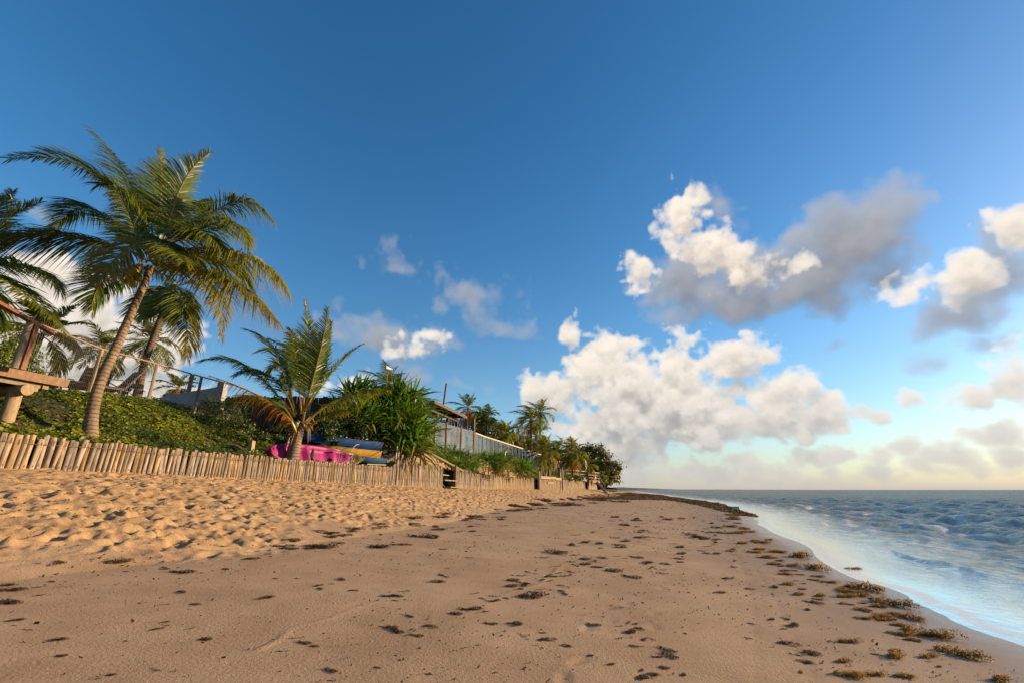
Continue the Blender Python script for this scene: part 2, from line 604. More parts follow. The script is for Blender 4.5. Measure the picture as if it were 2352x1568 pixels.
def print_at(px, py, ang, l=.115, w=.045, d=.008):
    p = ground_at(*mapp(px, py))
    if p is None:
        return
    s_, y_ = p.x - float(fence_X(p.y)), p.y
    hw = int(.3 / RS)
    i, j = int(s_ / RS), int((y_ - RY0) / RS)
    i0, i1, j0, j1 = max(i - hw, 0), min(i + hw, NI), max(j - hw, 0), min(j + hw, NJ)
    if i1 <= i0 or j1 <= j0:
        return
    dx = (np.arange(i0, i1) * RS - s_)[None, :]
    dy = (np.arange(j0, j1) * RS + RY0 - y_)[:, None]
    ca, sa = math.cos(ang), math.sin(ang)
    q = ((dx * ca + dy * sa) / l) ** 2 + ((-dx * sa + dy * ca) / w) ** 2
    rel[j0:j1, i0:i1] += (-np.exp(-q * q) + .5 * np.exp(-((np.sqrt(q) - 1.35) / .25) ** 2)) * d


for q in ((1502, 1408, 1.4), (1440, 1386, 1.7), (1400, 1425, 1.4), (1345, 1442, 1.5), (1330, 1516, 1.0), (1395, 1395, 1.5), (1290, 1560, 1.7), (1498, 1440, 1.5), (1560, 1330, 1.5), (1520, 1350, 1.5)):
    print_at(*q)


def swash_ridge(pts, h=.006):
    P = [ground_at(*mapp(*p)) for p in pts]
    for a, b in zip(P[:-1], P[1:]):
        n = int((b - a).length / (RS * .5)) + 1
        for k in range(n):
            p = a.lerp(b, k / n)
            i, j = int((p.x - float(fence_X(p.y))) / RS), int((p.y - RY0) / RS)
            if 1 < i < NI - 2 and 1 < j < NJ - 2:
                rel[j, i] = max(rel[j, i], rel[j, i] * .3 + h)


swash_ridge([(590, 1490), (640, 1468), (670, 1440), (760, 1420), (810, 1395), (880, 1378)])
swash_ridge([(940, 1480), (945, 1455), (985, 1440), (996, 1400)])
swash_ridge([(1030, 1425), (1100, 1398), (1170, 1360), (1240, 1340), (1300, 1290)])


def wheel_track(pts, w=.05):
    P = [ground_at(*mapp(*p)) for p in pts]
    for a, b in zip(P[:-1], P[1:]):
        n = int((b - a).length / RS) + 1
        for k in range(n):
            p = a.lerp(b, k / n)
            i, j = int((p.x - float(fence_X(p.y))) / RS), int((p.y - RY0) / RS)
            if 2 < i < NI - 4 and 1 < j < NJ - 2:
                rel[j, i:i + 2] -= .0035
                rel[j, i - 1] += .001
                rel[j, i + 2] += .001


wheel_track([(1735, 1566), (1733, 1500), (1728, 1420), (1712, 1330), (1690, 1270)])
wheel_track([(1862, 1566), (1838, 1500), (1800, 1420), (1770, 1360), (1730, 1300)])


def relief(s, y):
    a = np.clip(s / RS - .5, 0, NI - 1.001)
    b = np.clip((y - RY0) / RS - .5, 0, NJ - 1.001)
    i, j = a.astype(int), b.astype(int)
    u, v = a - i, b - j
    h = (rel[j, i] * (1 - u) + rel[j, i + 1] * u) * (1 - v) + (rel[j + 1, i] * (1 - u) + rel[j + 1, i + 1] * u) * v
    t = tread[j, i]
    return h * np.clip((RL - y) / 8, 0, 1), t


# rows and columns of the sand sheet: fine by the camera, wider further off
ys = list(np.arange(-18, .8, .6))
y = .8
while y < 500:
    ys.append(y)
    y += max(.022, .0040 * y) if y < 70 else y * .02
ys = np.array(ys)
ss = np.concatenate([np.array((-.5, -.25)), np.arange(0, 9.5, .024), np.arange(9.5, 15, .045), np.geomspace(15, 60, 26)])
S, YY = np.meshgrid(ss, ys)
XX = S + fence_X(YY)
ZZ = land(XX, YY)
h, t = relief(np.clip(S, 0, RW), YY)
edgefade = np.clip((RW - S) / 1.5, 0, 1)
far = np.clip((YY - 56) / 8, 0, 1)
belt = np.clip((edge_X(YY) - XX) / 1.0, 0, 1)
h = h * edgefade + far * belt * (fbm2(XX * 1.1, YY * .8, 4) - .5) * .3
dry = np.where(YY > 56, belt, t)
ZZ = ZZ + h * np.clip((ZZ + .03) / .06, 0, 1)
nr, nc = S.shape
idx = np.arange(nr * nc).reshape(nr, nc)
quads = np.stack([idx[:-1, :-1], idx[:-1, 1:], idx[1:, 1:], idx[1:, :-1]], -1).reshape(-1, 4)


def sand_material():
    m, nt, b = mat_new('beach_sand')
    g = nd(nt, 'ShaderNodeNewGeometry')
    P = g.outputs['Position']
    dryA = nd(nt, 'ShaderNodeAttribute', attribute_name='dry').outputs['Fac']
    n1 = noise(nt, P, 1.3, 5, .6)
    n2 = noise(nt, P, 14, 4, .6)
    n3 = noise(nt, P, 160, 3, .7)
    damp = cmix(nt, sstep(nt, n1.outputs['Fac'], .35, .65), (.300, .193, .106), (.372, .250, .146))
    dryc = cmix(nt, sstep(nt, n1.outputs['Fac'], .3, .7), (.318, .198, .094), (.378, .245, .122))
    c = cmix(nt, dryA, damp, dryc)
    c = cmix(nt, mth(nt, 'MULTIPLY', sstep(nt, n2.outputs['Fac'], .52, .72), .22), c, (.25, .17, .11))
    c = cmix(nt, mth(nt, 'MULTIPLY', sstep(nt, n3.outputs['Fac'], .55, .75), .35), c, (.20, .13, .08))
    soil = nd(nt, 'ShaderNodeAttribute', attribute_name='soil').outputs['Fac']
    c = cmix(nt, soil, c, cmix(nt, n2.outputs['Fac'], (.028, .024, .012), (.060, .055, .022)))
    z = nd(nt, 'ShaderNodeSeparateXYZ', {0: P}).outputs[2]
    zz = mth(nt, 'ADD', z, mth(nt, 'MULTIPLY', mth(nt, 'SUBTRACT', n1.outputs['Fac'], .5), .05))
    wet = mth(nt, 'SUBTRACT', 1.0, sstep(nt, zz, .04, .17))
    c = cmix(nt, mth(nt, 'MULTIPLY', wet, .62), c, (.170, .112, .070))
    nt.links.new(c, b.inputs['Base Color'])
    soak = mth(nt, 'SUBTRACT', 1.0, sstep(nt, zz, .012, .060))
    ro = mth(nt, 'SUBTRACT', .93, mth(nt, 'ADD', mth(nt, 'MULTIPLY', wet, .28), mth(nt, 'MULTIPLY', soak, .42)))
    nt.links.new(ro, b.inputs['Roughness'])
    b.inputs['Specular IOR Level'].default_value = .35
    bh = mth(nt, 'ADD', mth(nt, 'MULTIPLY', n3.outputs['Fac'], .55), mth(nt, 'MULTIPLY', noise(nt, P, 45, 4, .6).outputs['Fac'], 1.0))
    st = mth(nt, 'SUBTRACT', 1.0, mth(nt, 'MULTIPLY', wet, .8))
    bp = nd(nt, 'ShaderNodeBump', {'Strength': st, 'Distance': .009, 'Height': bh})
    nt.links.new(bp.outputs[0], b.inputs['Normal'])
    return m


M_SAND = sand_material()
sand = obj('beach_sand', mesh_np('beach_sand', np.stack([XX, YY, ZZ], -1).reshape(-1, 3), quads, M_SAND, True, {'dry': dry.ravel()}))
tag(sand, kind='structure')

# ------------------------------------------------------------------ dune behind the fence
fence_H = lerp_poly([(-20, .50), (7.5, .52), (14.7, .62), (20.5, .74), (21.2, 1.12), (26, 1.16), (28.6, 1.1), (33, .98), (40, 1.0), (58, 1.05), (75, 1.1), (900, 1.1)])
plat_Z = smooth_poly([(-20, 3.1), (0, 3.1), (8, 3.2), (10, 3.42), (11.5, 3.56), (13.2, 3.6), (15, 3.2), (17, 2.9), (22, 2.95), (27, 3.4), (30, 3.75), (38.5, 3.9), (48, 3.55), (63, 2.9), (75, 2.7), (120, 2.4), (900, 2.4)])
slope_W = lerp_poly([(-20, 3.4), (16, 3.4), (24, 2.2), (30, 1.9), (900, 2.2)])


def dune(x, y):
    """height behind the fence, s metres in from it"""
    s = fence_X(y) - x
    zt = fence_Z(y) + fence_H(y) - .07
    zp = plat_Z(y)
    u = np.clip((s - .25) / slope_W(y), 0, 1)
    u = u * u * (3 - 2 * u)
    z = zt + (zp - zt) * u
    return z + np.clip(s / 1.5, 0, 1) * .16 * (fbm2(x * .7, y * .7, 3, .5, 5.0) - .5)


ys = np.concatenate([np.arange(-18, 60, .25), np.geomspace(60, 500, 60)])
ss = np.concatenate([np.arange(.02, 6, .2), np.geomspace(6, 220, 34)])
S, YY = np.meshgrid(ss, ys)
XX = fence_X(YY) - S
ZZ = dune(XX, YY)
nr, nc = S.shape
idx = np.arange(nr * nc).reshape(nr, nc)
quads = np.stack([idx[:-1, 1:], idx[:-1, :-1], idx[1:, :-1], idx[1:, 1:]], -1).reshape(-1, 4)
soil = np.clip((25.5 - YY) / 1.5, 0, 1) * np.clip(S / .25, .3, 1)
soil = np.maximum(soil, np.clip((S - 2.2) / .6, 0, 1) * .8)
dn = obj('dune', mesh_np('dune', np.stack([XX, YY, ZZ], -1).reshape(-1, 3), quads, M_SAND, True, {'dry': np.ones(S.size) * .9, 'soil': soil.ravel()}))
tag(dn, kind='structure')


def dune_at(px, py, Y):
    return at(px, py, Y)


# ------------------------------------------------------------------ sea
az = np.concatenate([np.radians(np.arange(-12, 8, 1.0)), np.radians(np.arange(8, 52, .085)), np.radians(np.arange(52, 175, 2.0))])
rad = [1.5]
while rad[-1] < 15000:
    r_ = rad[-1]
    rad.append(r_ * (1.0085 if 4 < r_ < 260 else 1.04))
rad = np.array(rad)
AZ, RD = np.meshgrid(az, rad)
SX, SY = RD * np.sin(AZ), RD * np.cos(AZ)
off = SX - water_X(np.clip(SY, -20, 900))             # metres out from the mean waterline
cell = RD * .0095
SZ = np.zeros_like(SX)
wr = np.random.default_rng(8)
grow = np.clip((off - .8) / 7, 0, 1)
wob = fbm2(SX * .05, SY * .05, 3) * 6
for k in range(60):
    lam = .30 * (4.5 / .30) ** wr.random()
    th = R(170) + wr.normal(0, .55)               # running in to the beach
    kx, ky = math.cos(th) * 2 * math.pi / lam, math.sin(th) * 2 * math.pi / lam
    amp = .017 * lam ** .80 * wr.uniform(.5, 1)
    f = np.clip((lam / (cell * 2.2) - 1), 0, 1)
    ph = SX * kx + SY * ky + wr.uniform(0, 6.28) + wob * wr.uniform(.3, 1) * min(1, 2 / lam)
    SZ += amp * f * (np.sin(ph) + .35 * np.sin(2 * ph + 1.1)) * grow
# low breaking wavelets in the shallows and the thin edge of the swash
line = off + .9 * (fbm2(SY * .20, SX * .02, 3) - .5) * 2
brk = np.zeros_like(SX)
for o, a, w in ((1.75, .055, .16), (3.6, .07, .28), (5.8, .08, .4)):
    q = (line - o - .5 * np.sin(SY * .55 + o * 2)) / w
    mask = np.clip(1.4 * fbm2(SY * .33 + o * 9, SX * .05 + o, 2) - .30, 0, 1) ** .8 * 1.5
    crest = np.where(q < 0, np.exp(-(q * 1.9) ** 2), np.exp(-(q * .55) ** 2)) * a * mask
    SZ += crest * np.clip((15 - SY) / 6, 0, 1)
    brk = np.maximum(brk, np.exp(-((q + .55) * 1.3) ** 2) * np.clip(mask * 1.6 - .5, 0, 1))
for o, w in ((.35, .05), (.95, .05), (1.55, .09), (2.5, .09), (3.3, .12), (4.7, .14), (6.3, .2), (8.5, .25)):
    q = (line - o - .45 * np.sin(SY * (.35 + .06 * o) + o * 3) - .25 * (fbm2(SX * 1.3 + o, SY * 1.3, 3, .6) - .5)) / w
    m2 = np.clip(3.2 * (fbm2(SY * .30 + o * 5, SX * .12 + o * 3, 3) - .45), 0, 1)
    brk = np.maximum(brk, np.exp(-q * q) * m2 * .85 * np.clip((70 - SY) / 20, 0, 1))
ripple = (fbm2(SX * 3.5, SY * 2.5, 3) - .5) * .016 * np.clip((off - .5) / 1.5, 0, 1) * np.clip(30 / RD, 0, 1)
SZ += ripple
SZ += .008
lz = land(SX, np.clip(SY, -18, 480))
lz = np.where(off > 30, -2.5, lz)
depth = np.clip(SZ - lz, 0, 3)
nr, nc = SX.shape
idx = np.arange(nr * nc).reshape(nr, nc)
quads = np.stack([idx[:-1, :-1], idx[1:, :-1], idx[1:, 1:], idx[:-1, 1:]], -1).reshape(-1, 4)
keep = (lz.ravel()[quads].max(1) < .35) | (off.ravel()[quads].max(1) > 2)
keep &= off.ravel()[quads].max(1) > -1.6
quads = quads[keep]


def sea_material():
    m, nt, b = mat_new('sea_water')
    nt.nodes.remove(b)
    out = nt.nodes['Material Output']
    P = nd(nt, 'ShaderNodeNewGeometry').outputs['Position']
    dep = nd(nt, 'ShaderNodeAttribute', attribute_name='depth').outputs['Fac']
    br = nd(nt, 'ShaderNodeAttribute', attribute_name='breaker').outputs['Fac']
    nA = noise(nt, vmath(nt, 'MULTIPLY', P, (1, .8, 1)), 4.5, 5, .62)
    nB = noise(nt, vmath(nt, 'MULTIPLY', P, (.42, .36, 1)), 1.0, 6, .62)
    far = sstep(nt, vmath(nt, 'LENGTH', P), 12, 80)
    hgt = mth(nt, 'ADD', mth(nt, 'MULTIPLY', nA.outputs['Fac'], .075), mth(nt, 'MULTIPLY', mth(nt, 'MULTIPLY', nB.outputs['Fac'], far), 1.0))
    calm = sstep(nt, dep, .015, .16)
    bp = nd(nt, 'ShaderNodeBump', {'Strength': mth(nt, 'MULTIPLY_ADD', calm, .85, .10), 'Distance': 1.0, 'Height': hgt})
    clear = nd(nt, 'ShaderNodeBsdfTransparent', {'Color': (.93, .95, .95, 1)})
    murk = nd(nt, 'ShaderNodeBsdfDiffuse', {'Color': (.034, .052, .052, 1)})
    silt = nd(nt, 'ShaderNodeBsdfDiffuse', {'Color': (.115, .098, .080, 1)})
    deepc = nd(nt, 'ShaderNodeMixShader', {0: sstep(nt, dep, .12, .75), 1: silt.outputs[0], 2: murk.outputs[0]})
    body = nd(nt, 'ShaderNodeMixShader', {0: sstep(nt, dep, .01, .22), 1: clear.outputs[0], 2: deepc.outputs[0]})
    gl = nd(nt, 'ShaderNodeBsdfGlossy', {'Color': (.93, .93, .86, 1), 'Roughness': mth(nt, 'MULTIPLY_ADD', far, .10, .05), 'Normal': bp.outputs[0]})
    fr = nd(nt, 'ShaderNodeFresnel', {'IOR': 1.34, 'Normal': bp.outputs[0]})
    hid = mth(nt, 'MULTIPLY', fr.outputs[0], mth(nt, 'SUBTRACT', 1.0, mth(nt, 'MULTIPLY', sstep(nt, dep, .05, .4), .62)))   # facets hidden behind other waves
    wat = nd(nt, 'ShaderNodeMixShader', {0: hid, 1: body.outputs[0], 2: gl.outputs[0]})
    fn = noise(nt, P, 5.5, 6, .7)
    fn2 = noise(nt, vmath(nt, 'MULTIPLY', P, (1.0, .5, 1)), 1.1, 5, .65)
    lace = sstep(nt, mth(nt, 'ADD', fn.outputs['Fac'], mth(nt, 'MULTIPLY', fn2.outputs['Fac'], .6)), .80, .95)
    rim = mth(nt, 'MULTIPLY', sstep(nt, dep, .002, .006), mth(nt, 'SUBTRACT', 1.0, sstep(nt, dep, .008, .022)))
    foam_sheen = mth(nt, 'ADD', mth(nt, 'MULTIPLY', rim, sstep(nt, fn.outputs['Fac'], .34, .52)), mth(nt, 'MULTIPLY', br, sstep(nt, fn.outputs['Fac'], .36, .54)), clamp=True)
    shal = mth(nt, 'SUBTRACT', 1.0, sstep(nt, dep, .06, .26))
    foam_sheen = mth(nt, 'MAXIMUM', foam_sheen, mth(nt, 'MULTIPLY', mth(nt, 'MULTIPLY', lace, shal), .30))
    film = mth(nt, 'MULTIPLY', sstep(nt, dep, .003, .012), mth(nt, 'SUBTRACT', 1.0, sstep(nt, dep, .02, .09)))  # pale diffuse layer painted in for clouds reflected on the thin swash
    foam_sheen = mth(nt, 'MAXIMUM', foam_sheen, mth(nt, 'MULTIPLY', mth(nt, 'MULTIPLY', film, sstep(nt, fn2.outputs['Fac'], .35, .65)), .34))
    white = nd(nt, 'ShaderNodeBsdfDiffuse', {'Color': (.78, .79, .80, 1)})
    fin = nd(nt, 'ShaderNodeMixShader', {0: mth(nt, 'MULTIPLY', foam_sheen, .75), 1: wat.outputs[0], 2: white.outputs[0]})
    nt.links.new(fin.outputs[0], out.inputs['Surface'])
    return m


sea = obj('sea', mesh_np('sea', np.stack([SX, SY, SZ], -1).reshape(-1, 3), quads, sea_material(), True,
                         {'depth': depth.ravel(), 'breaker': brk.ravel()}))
tag(sea, kind='structure')

# ground under everything, out to the horizon on the land side
me = mesh_np('ground', np.array([(-9000, -9000, -2.6), (9000, -9000, -2.6), (9000, 9000, -2.6), (-9000, 9000, -2.6)]), np.array([(0, 1, 2, 3)]), M_SAND, False, {'dry': np.zeros(4)})
tag(obj('ground', me), kind='structure')

# far headland on the left of the horizon
hx = np.linspace(0, 1, 160)
hp = []
for t_ in hx:
    p = at(600 + 330 * t_, 488.7, 3600)
    hgt = (14 * (1 - np.clip((t_ - .08) / .16, 0, 1)) + 4 * (1 - np.clip((t_ - .2) / .75, 0, 1))) * (.75 + .5 * float(fbm2(np.array([t_ * 40]), np.array([.5]), 3)[0])) + .1
    hp.append((p.x, p.y, hgt))
V, Q = [], []
for i, (x_, y_, z_) in enumerate(hp):
    V += [(x_, y_, -1), (x_, y_ + 40, z_), (x_, y_ + 400, z_ * .8), (x_, y_ + 500, -1)]
for i in range(len(hp) - 1):
    for k in range(3):
        a = i * 4 + k
        Q.append((a, a + 4, a + 5, a + 1))
M_HILL = simple('headland_scrub', (.17, .18, .155), .9, .2, .02)
tag(obj('hills', mesh_np('hills', np.array(V), np.array(Q), M_HILL, True)), kind='structure')

# ================================================================== timber
def stake_material():
    m, nt, b = mat_new('weathered_stake')
    t = nd(nt, 'ShaderNodeTexCoord')
    oi = nd(nt, 'ShaderNodeObjectInfo')
    off = vmath(nt, 'MULTIPLY', nd(nt, 'ShaderNodeCombineXYZ', {0: oi.outputs['Random'], 1: oi.outputs['Random'], 2: oi.outputs['Random']}).outputs[0], (37.0, 11.0, 23.0))
    P = vmath(nt, 'ADD', t.outputs['Object'], off)
    grain = noise(nt, vmath(nt, 'MULTIPLY', P, (26, 26, 1.8)), 1.0, 5, .6)
    blot = noise(nt, vmath(nt, 'MULTIPLY', P, (9, 9, 4)), 1.0, 4, .6)
    c = cmix(nt, sstep(nt, grain.outputs['Fac'], .3, .72), (.135, .090, .050), (.320, .228, .132))
    c = cmix(nt, mth(nt, 'MULTIPLY', sstep(nt, blot.outputs['Fac'], .5, .72), .55), c, (.370, .285, .170))
    c = nd(nt, 'ShaderNodeHueSaturation', {'Color': c, 'Saturation': mth(nt, 'MULTIPLY_ADD', oi.outputs['Random'], .55, .55),
                                           'Value': mth(nt, 'MULTIPLY_ADD', mth(nt, 'FRACT', mth(nt, 'MULTIPLY', oi.outputs['Random'], 7.3)), .5, .80)}).outputs[0]
    # rust bled from the nails near the head and the foot
    g = nd(nt, 'ShaderNodeSeparateXYZ', {0: t.outputs['Generated']})
    gz = mth(nt, 'ADD', g.outputs[2], mth(nt, 'MULTIPLY', mth(nt, 'SUBTRACT', oi.outputs['Random'], .5), .05))
    rn = noise(nt, vmath(nt, 'MULTIPLY', P, (30, 30, 9)), 1.0, 3, .6)
    top = mth(nt, 'SUBTRACT', 1.0, sstep(nt, mth(nt, 'ABSOLUTE', mth(nt, 'SUBTRACT', gz, .86)), .03, .10))
    bot = mth(nt, 'SUBTRACT', 1.0, sstep(nt, mth(nt, 'ABSOLUTE', mth(nt, 'SUBTRACT', gz, .36)), .0, .05))
    face = mth(nt, 'SUBTRACT', 1.0, sstep(nt, mth(nt, 'ABSOLUTE', mth(nt, 'SUBTRACT', g.outputs[1], .46)), .06, .22))
    ru = mth(nt, 'MULTIPLY', mth(nt, 'MULTIPLY', mth(nt, 'MAXIMUM', top, mth(nt, 'MULTIPLY', bot, .9)), face), sstep(nt, rn.outputs['Fac'], .36, .52))
    c = cmix(nt, mth(nt, 'MULTIPLY', ru, .9), c, (.070, .020, .008))
    nt.links.new(c, b.inputs['Base Color'])
    b.inputs['Roughness'].default_value = .8
    b.inputs['Specular IOR Level'].default_value = .25
    bp = nd(nt, 'ShaderNodeBump', {'Strength': 1.0, 'Distance': .006, 'Height': grain.outputs['Fac']})
    nt.links.new(bp.outputs[0], b.inputs['Normal'])
    return m


M_STAKE = stake_material()
M_PALE = simple('pale_timber', (.27, .195, .115), .8, .3, 3.0, .004, 60, (14, 14, 2), .25, .12)
M_GREYWOOD = simple('grey_timber', (.23, .185, .13), .8, .3, 3.0, .004, 60, (14, 14, 2), .25, .12)
M_BROWN = simple('brown_timber', (.16, .090, .046), .65, .35, 3.0, .003, 60, (10, 10, 3), .35, .1)
M_HUT = simple('hut_timber', (.088, .054, .030), .7, .35, 3.0, .003, 60, (10, 10, 3), .3, .15)
M_REDWOOD = simple('reddish_timber', (.17, .062, .034), .6, .3, 3.0, .003, 60, (10, 10, 3), .4, .1)
M_DARKWOOD = simple('dark_timber', (.055, .040, .028), .85, .4, 4.0, .004, 60, (14, 14, 2), .2, .2)
M_WIRE = simple('galvanised_wire', (.22, .19, .15), .6, .2, 8.0)
M_RUSTWIRE = simple('old_wire', (.16, .11, .07), .7, .2, 8.0)

stake_meshes = []
for q in range(7):
    rs = random.Random(100 + q)
    pts, rad = [], []
    bx, by = rs.uniform(-.012, .012), rs.uniform(-.006, .006)
    for k in range(5):
        z = k / 4
        pts.append((bx * math.sin(z * 3) + rs.uniform(-.003, .003), by * math.sin(z * 2.4), z))
        rad.append(.050 * rs.uniform(.93, 1.06))
    mb = MB().tube(pts, rad, 9, True, .05, q)
    stake_meshes.append(mb.mesh('stake', M_STAKE, True))


def fence_frame(y):
    e = .05
    d = Vector((float(fence_X(y + e) - fence_X(y - e)), 2 * e, 0)).normalized()
    return d, Vector((d.y, -d.x, 0))           # along, outwards (to the sea)


def place_stakes(parent, y0, y1, pitch, dia, hfun, lean, seed, indiv=True, bury=.22, jit=.03, inset=0.0):
    """stakes side by side along the fence line; single objects, or one mesh when they are far off"""
    rs = random.Random(seed)
    y = y0
    mb = MB()
    n = 0
    while y < y1:
        d, o = fence_frame(y)
        p = Vector((float(fence_X(y)), y, float(fence_Z(y)))) + o * (rs.uniform(-.012, .012) + inset)
        w = dia * rs.uniform(.86, 1.15)
        h = hfun(y) + rs.uniform(-jit, jit)
        la = lean + rs.gauss(0, .022)
        ax = (Vector((0, 0, 1)) + d * math.tan(la) + o * rs.gauss(-.03, .02)).normalized()
        if indiv:
            st = bpy.data.objects.new('stake', stake_meshes[rs.randrange(7)])
            x = o
            yv = ax.cross(x).normalized()
            x = yv.cross(ax).normalized()
            Mx = Matrix((x, yv, ax)).transposed().to_4x4()
            Mx.translation = p - ax * bury
            st.matrix_world = Mx @ Matrix.Diagonal((w / .1, w / .1, h + bury, 1))
            COL.objects.link(st)
            st.parent = parent
            n += 1
        else:
            mb.tube([p - ax * bury, p + ax * h * .5, p + ax * h], [w / 2 * .97, w / 2 * 1.02, w / 2 * .95], 6, True, .06, rs.randrange(999))
        y += (pitch * w / dia) * d.y
    if not indiv:
        st = mb.build('stakes', M_PALE, parent, True)
        tag(st, kind='stuff')
    return n


def hA(y):
    return float(fence_H(y))


fa_ = tag(empty('stake_fence', (0, 0, 0)), 'low palisade of leaning round stakes with rusty nail marks, nearest the palm', 'fence')
place_stakes(fa_, 6.5, 20.9, .100, .088, hA, .055, 1)
# the wire that ties them
mb = MB()
pts = []
for y in np.arange(6.5, 20.9, .35):
    d, o = fence_frame(y)
    hh = hA(y)
    p = Vector((float(fence_X(y)), y, float(fence_Z(y)))) + o * .053 + Vector((0, 0, hh * .79 + .012 * math.sin(y * 3)))
    p += d * hh * .79 * .055 - o * .03 * hh * .8
    pts.append(p)
mb.tube(pts, .0042, 4, False)
mb.build('wire', M_RUSTWIRE, fa_)
fb_ = tag(empty('stake_fence', (0, 0, 0)), 'taller pale palisade of upright stakes left of the beach steps', 'fence')
place_stakes(fb_, 21.0, 26.55, .106, .094, hA, .02, 2, bury=.2)
fc_ = tag(empty('stake_fence', (0, 0, 0)), 'short tall run of pale stakes just right of the beach steps', 'fence')
place_stakes(fc_, 28.9, 31.4, .098, .094, lambda y: 1.14, .01, 3, bury=.2)
fd_ = tag(empty('stake_fence', (0, 0, 0)), 'long straight pale stake fence below the green strap-leaved plants', 'fence')
place_stakes(fd_, 31.5, 37.5, .10, .097, hA, .0, 4, bury=.2)
place_stakes(fd_, 37.5, 47.0, .10, .100, hA, .0, 14, indiv=False)
fe_ = tag(empty('stake_fence', (0, 0, 0)), 'distant pale stake fence running up to the wooden stairs', 'fence')
place_stakes(fe_, 53.8, 66.6, .11, .11, hA, .0, 5, indiv=False, jit=.06)
ff_ = tag(empty('stake_fence', (0, 0, 0)), 'last scrap of pale stake fence beyond the wooden stairs under the tree', 'fence')
place_stakes(ff_, 68.6, 77.0, .12, .12, lambda y: 1.15 - max(0, y - 72) * .09, .0, 6, indiv=False, jit=.12)

# gate-like panel that stands a little proud of the line, with planks along its head
fg_ = tag(empty('plank_topped_fence', (0, 0, 0)), 'pale stake panel topped by thick planks between grey posts', 'fence')
place_stakes(fg_, 47.2, 53.0, .115, .113, lambda y: 1.02, .0, 7, indiv=False, inset=.45, jit=.02)
for y0, y1, z in ((47.1, 50.0, 1.10), (50.05, 51.4, 1.12), (51.45, 53.2, 1.05)):
    P = []
    for y in (y0, y1):
        d, o = fence_frame(y)
        P.append(Vector((float(fence_X(y)), y, float(fence_Z(y)) + z)) + o * .50)
    MB().bar(P[0], P[1], .22, .26).build('plank', M_PALE, fg_)
d, o = fence_frame(50)
p = Vector((float(fence_X(50)), 50, float(fence_Z(50)) + .62)) + o * .53
MB().bar(p - d * .9, p + d * .9, .05, .14).build('plank', M_PALE, fg_)
for y, hgt in ((47.0, 1.7), (48.8, 2.35), (50.1, 2.15), (51.2, 2.15), (53.2, 1.75)):
    d, o = fence_frame(y)
    p = Vector((float(fence_X(y)), y, float(fence_Z(y)))) + o * (.40 if y in (47.0, 53.2) else -.1)
    MB().tube([p - Vector((0, 0, .3)), p + Vector((.02, 0, hgt * .5)), p + Vector((0, 0, hgt))], [.15, .145, .14], 9, True, .04, int(y)).build('post', M_GREYWOOD, fg_, True)
for y in (53.6, 54.3):
    d, o = fence_frame(y)
    p = Vector((float(fence_X(y)), y, float(fence_Z(y)))) + o * .3
    po = MB().tube([p - Vector((0, 0, .3)), p + Vector((0, 0, 1.1)), p + Vector((0, 0, 2.15))], [.17, .16, .15], 9, True, .04, int(y * 3)).build('post', M_GREYWOOD, None, True)
    tag(po, 'tall thick grey post, ' + ('nearer' if y < 54 else 'farther') + ' of the two at the plank-topped panel', 'post')

# ------------------------------------------------------------------ steps up through the fence
st_ = tag(empty('beach_steps', (0, 0, 0)), 'small timber steps in a dark gap of the stake fence', 'steps')
ya, yb = 26.7, 28.75
da, oa = fence_frame(27.7)
A = Vector((float(fence_X(ya)), ya, float(fence_Z(ya))))
B = Vector((float(fence_X(yb)), yb, float(fence_Z(yb))))
for k, (zz, ins) in enumerate(((.04, .30), (.42, -.05), (.74, -.5), (1.02, -.95))):
    MB().bar(A + oa * ins + Vector((0, 0, zz)), B + oa * ins + Vector((0, 0, zz)), .36, .055).build('tread', M_GREYWOOD, st_)
for P in (A, B):
    mb = MB()
    mb.bar(P + oa * .20 + da * (.04 if P is A else -.04) + Vector((0, 0, -.15)), P - oa * 1.1 + da * (.04 if P is A else -.04) + Vector((0, 0, 1.0)), .06, .2)
    mb.build('stringer', M_GREYWOOD, st_)
for P, sgn in ((A, 1), (B, -1)):
    mb = MB()
    for k in range(9):
        q = P - oa * (.12 + k * .14)
        mb.tube([q - Vector((0, 0, .2)), q + Vector((0, 0, 1.12 + .1 * (k % 2)))], .055, 7, True, .05, k)
    mb.build('return_wall', M_DARKWOOD, st_, True)
q = B + oa * .03 - da * .10
MB().tube([q - Vector((0, 0, .3)), q + Vector((0, 0, 1.3))], .075, 9, True, .04, 4).build('post', M_BROWN, st_, True)
# log handrail that slants down over the gap
hr = MB().tube([at(431, 453, 26.8), at(447, 461.5, 28.2), at(463.5, 470.5, 29.8)], [.075, .07, .06], 8, True, .05, 6).build('handrail', M_GREYWOOD, st_, True)

# ------------------------------------------------------------------ lone posts by the fence
p = at(250, 458.5, 13.35)
d, o = fence_frame(13.3)
p.z = 1.6
lp = MB().bar(p, at(252.4, 440, 13.35), .17, .10, (1, 0, 0)).build('board_post', M_PALE, None)
tag(lp, 'short pale board post standing behind the fence left of the pink kayak', 'post')
p = at(396.5, 466, 21.05)
p.z = 1.4
lp = MB().tube([p, at(397.3, 457, 21.05), at(398, 448.3, 21.05)], [.085, .08, .075], 9, True, .05, 3).build('post', M_GREYWOOD, None, True)
tag(lp, 'grey post where the low palisade meets the taller one', 'post')
kf = tag(empty('short_stake_fence', (0, 0, 0)), 'short dark stake fence beside the yellow boat', 'fence')
for k in range(13):
    q = at(376 + k * 1.55, 463.5, 20.6 + k * .07)
    q.z = 2.1
    mb = MB().tube([q, q + Vector((.01, 0, .62 + .05 * ((k * 7) % 3)))], .052, 7, True, .05, k)
    mb.build('stake', M_GREYWOOD, kf, True)

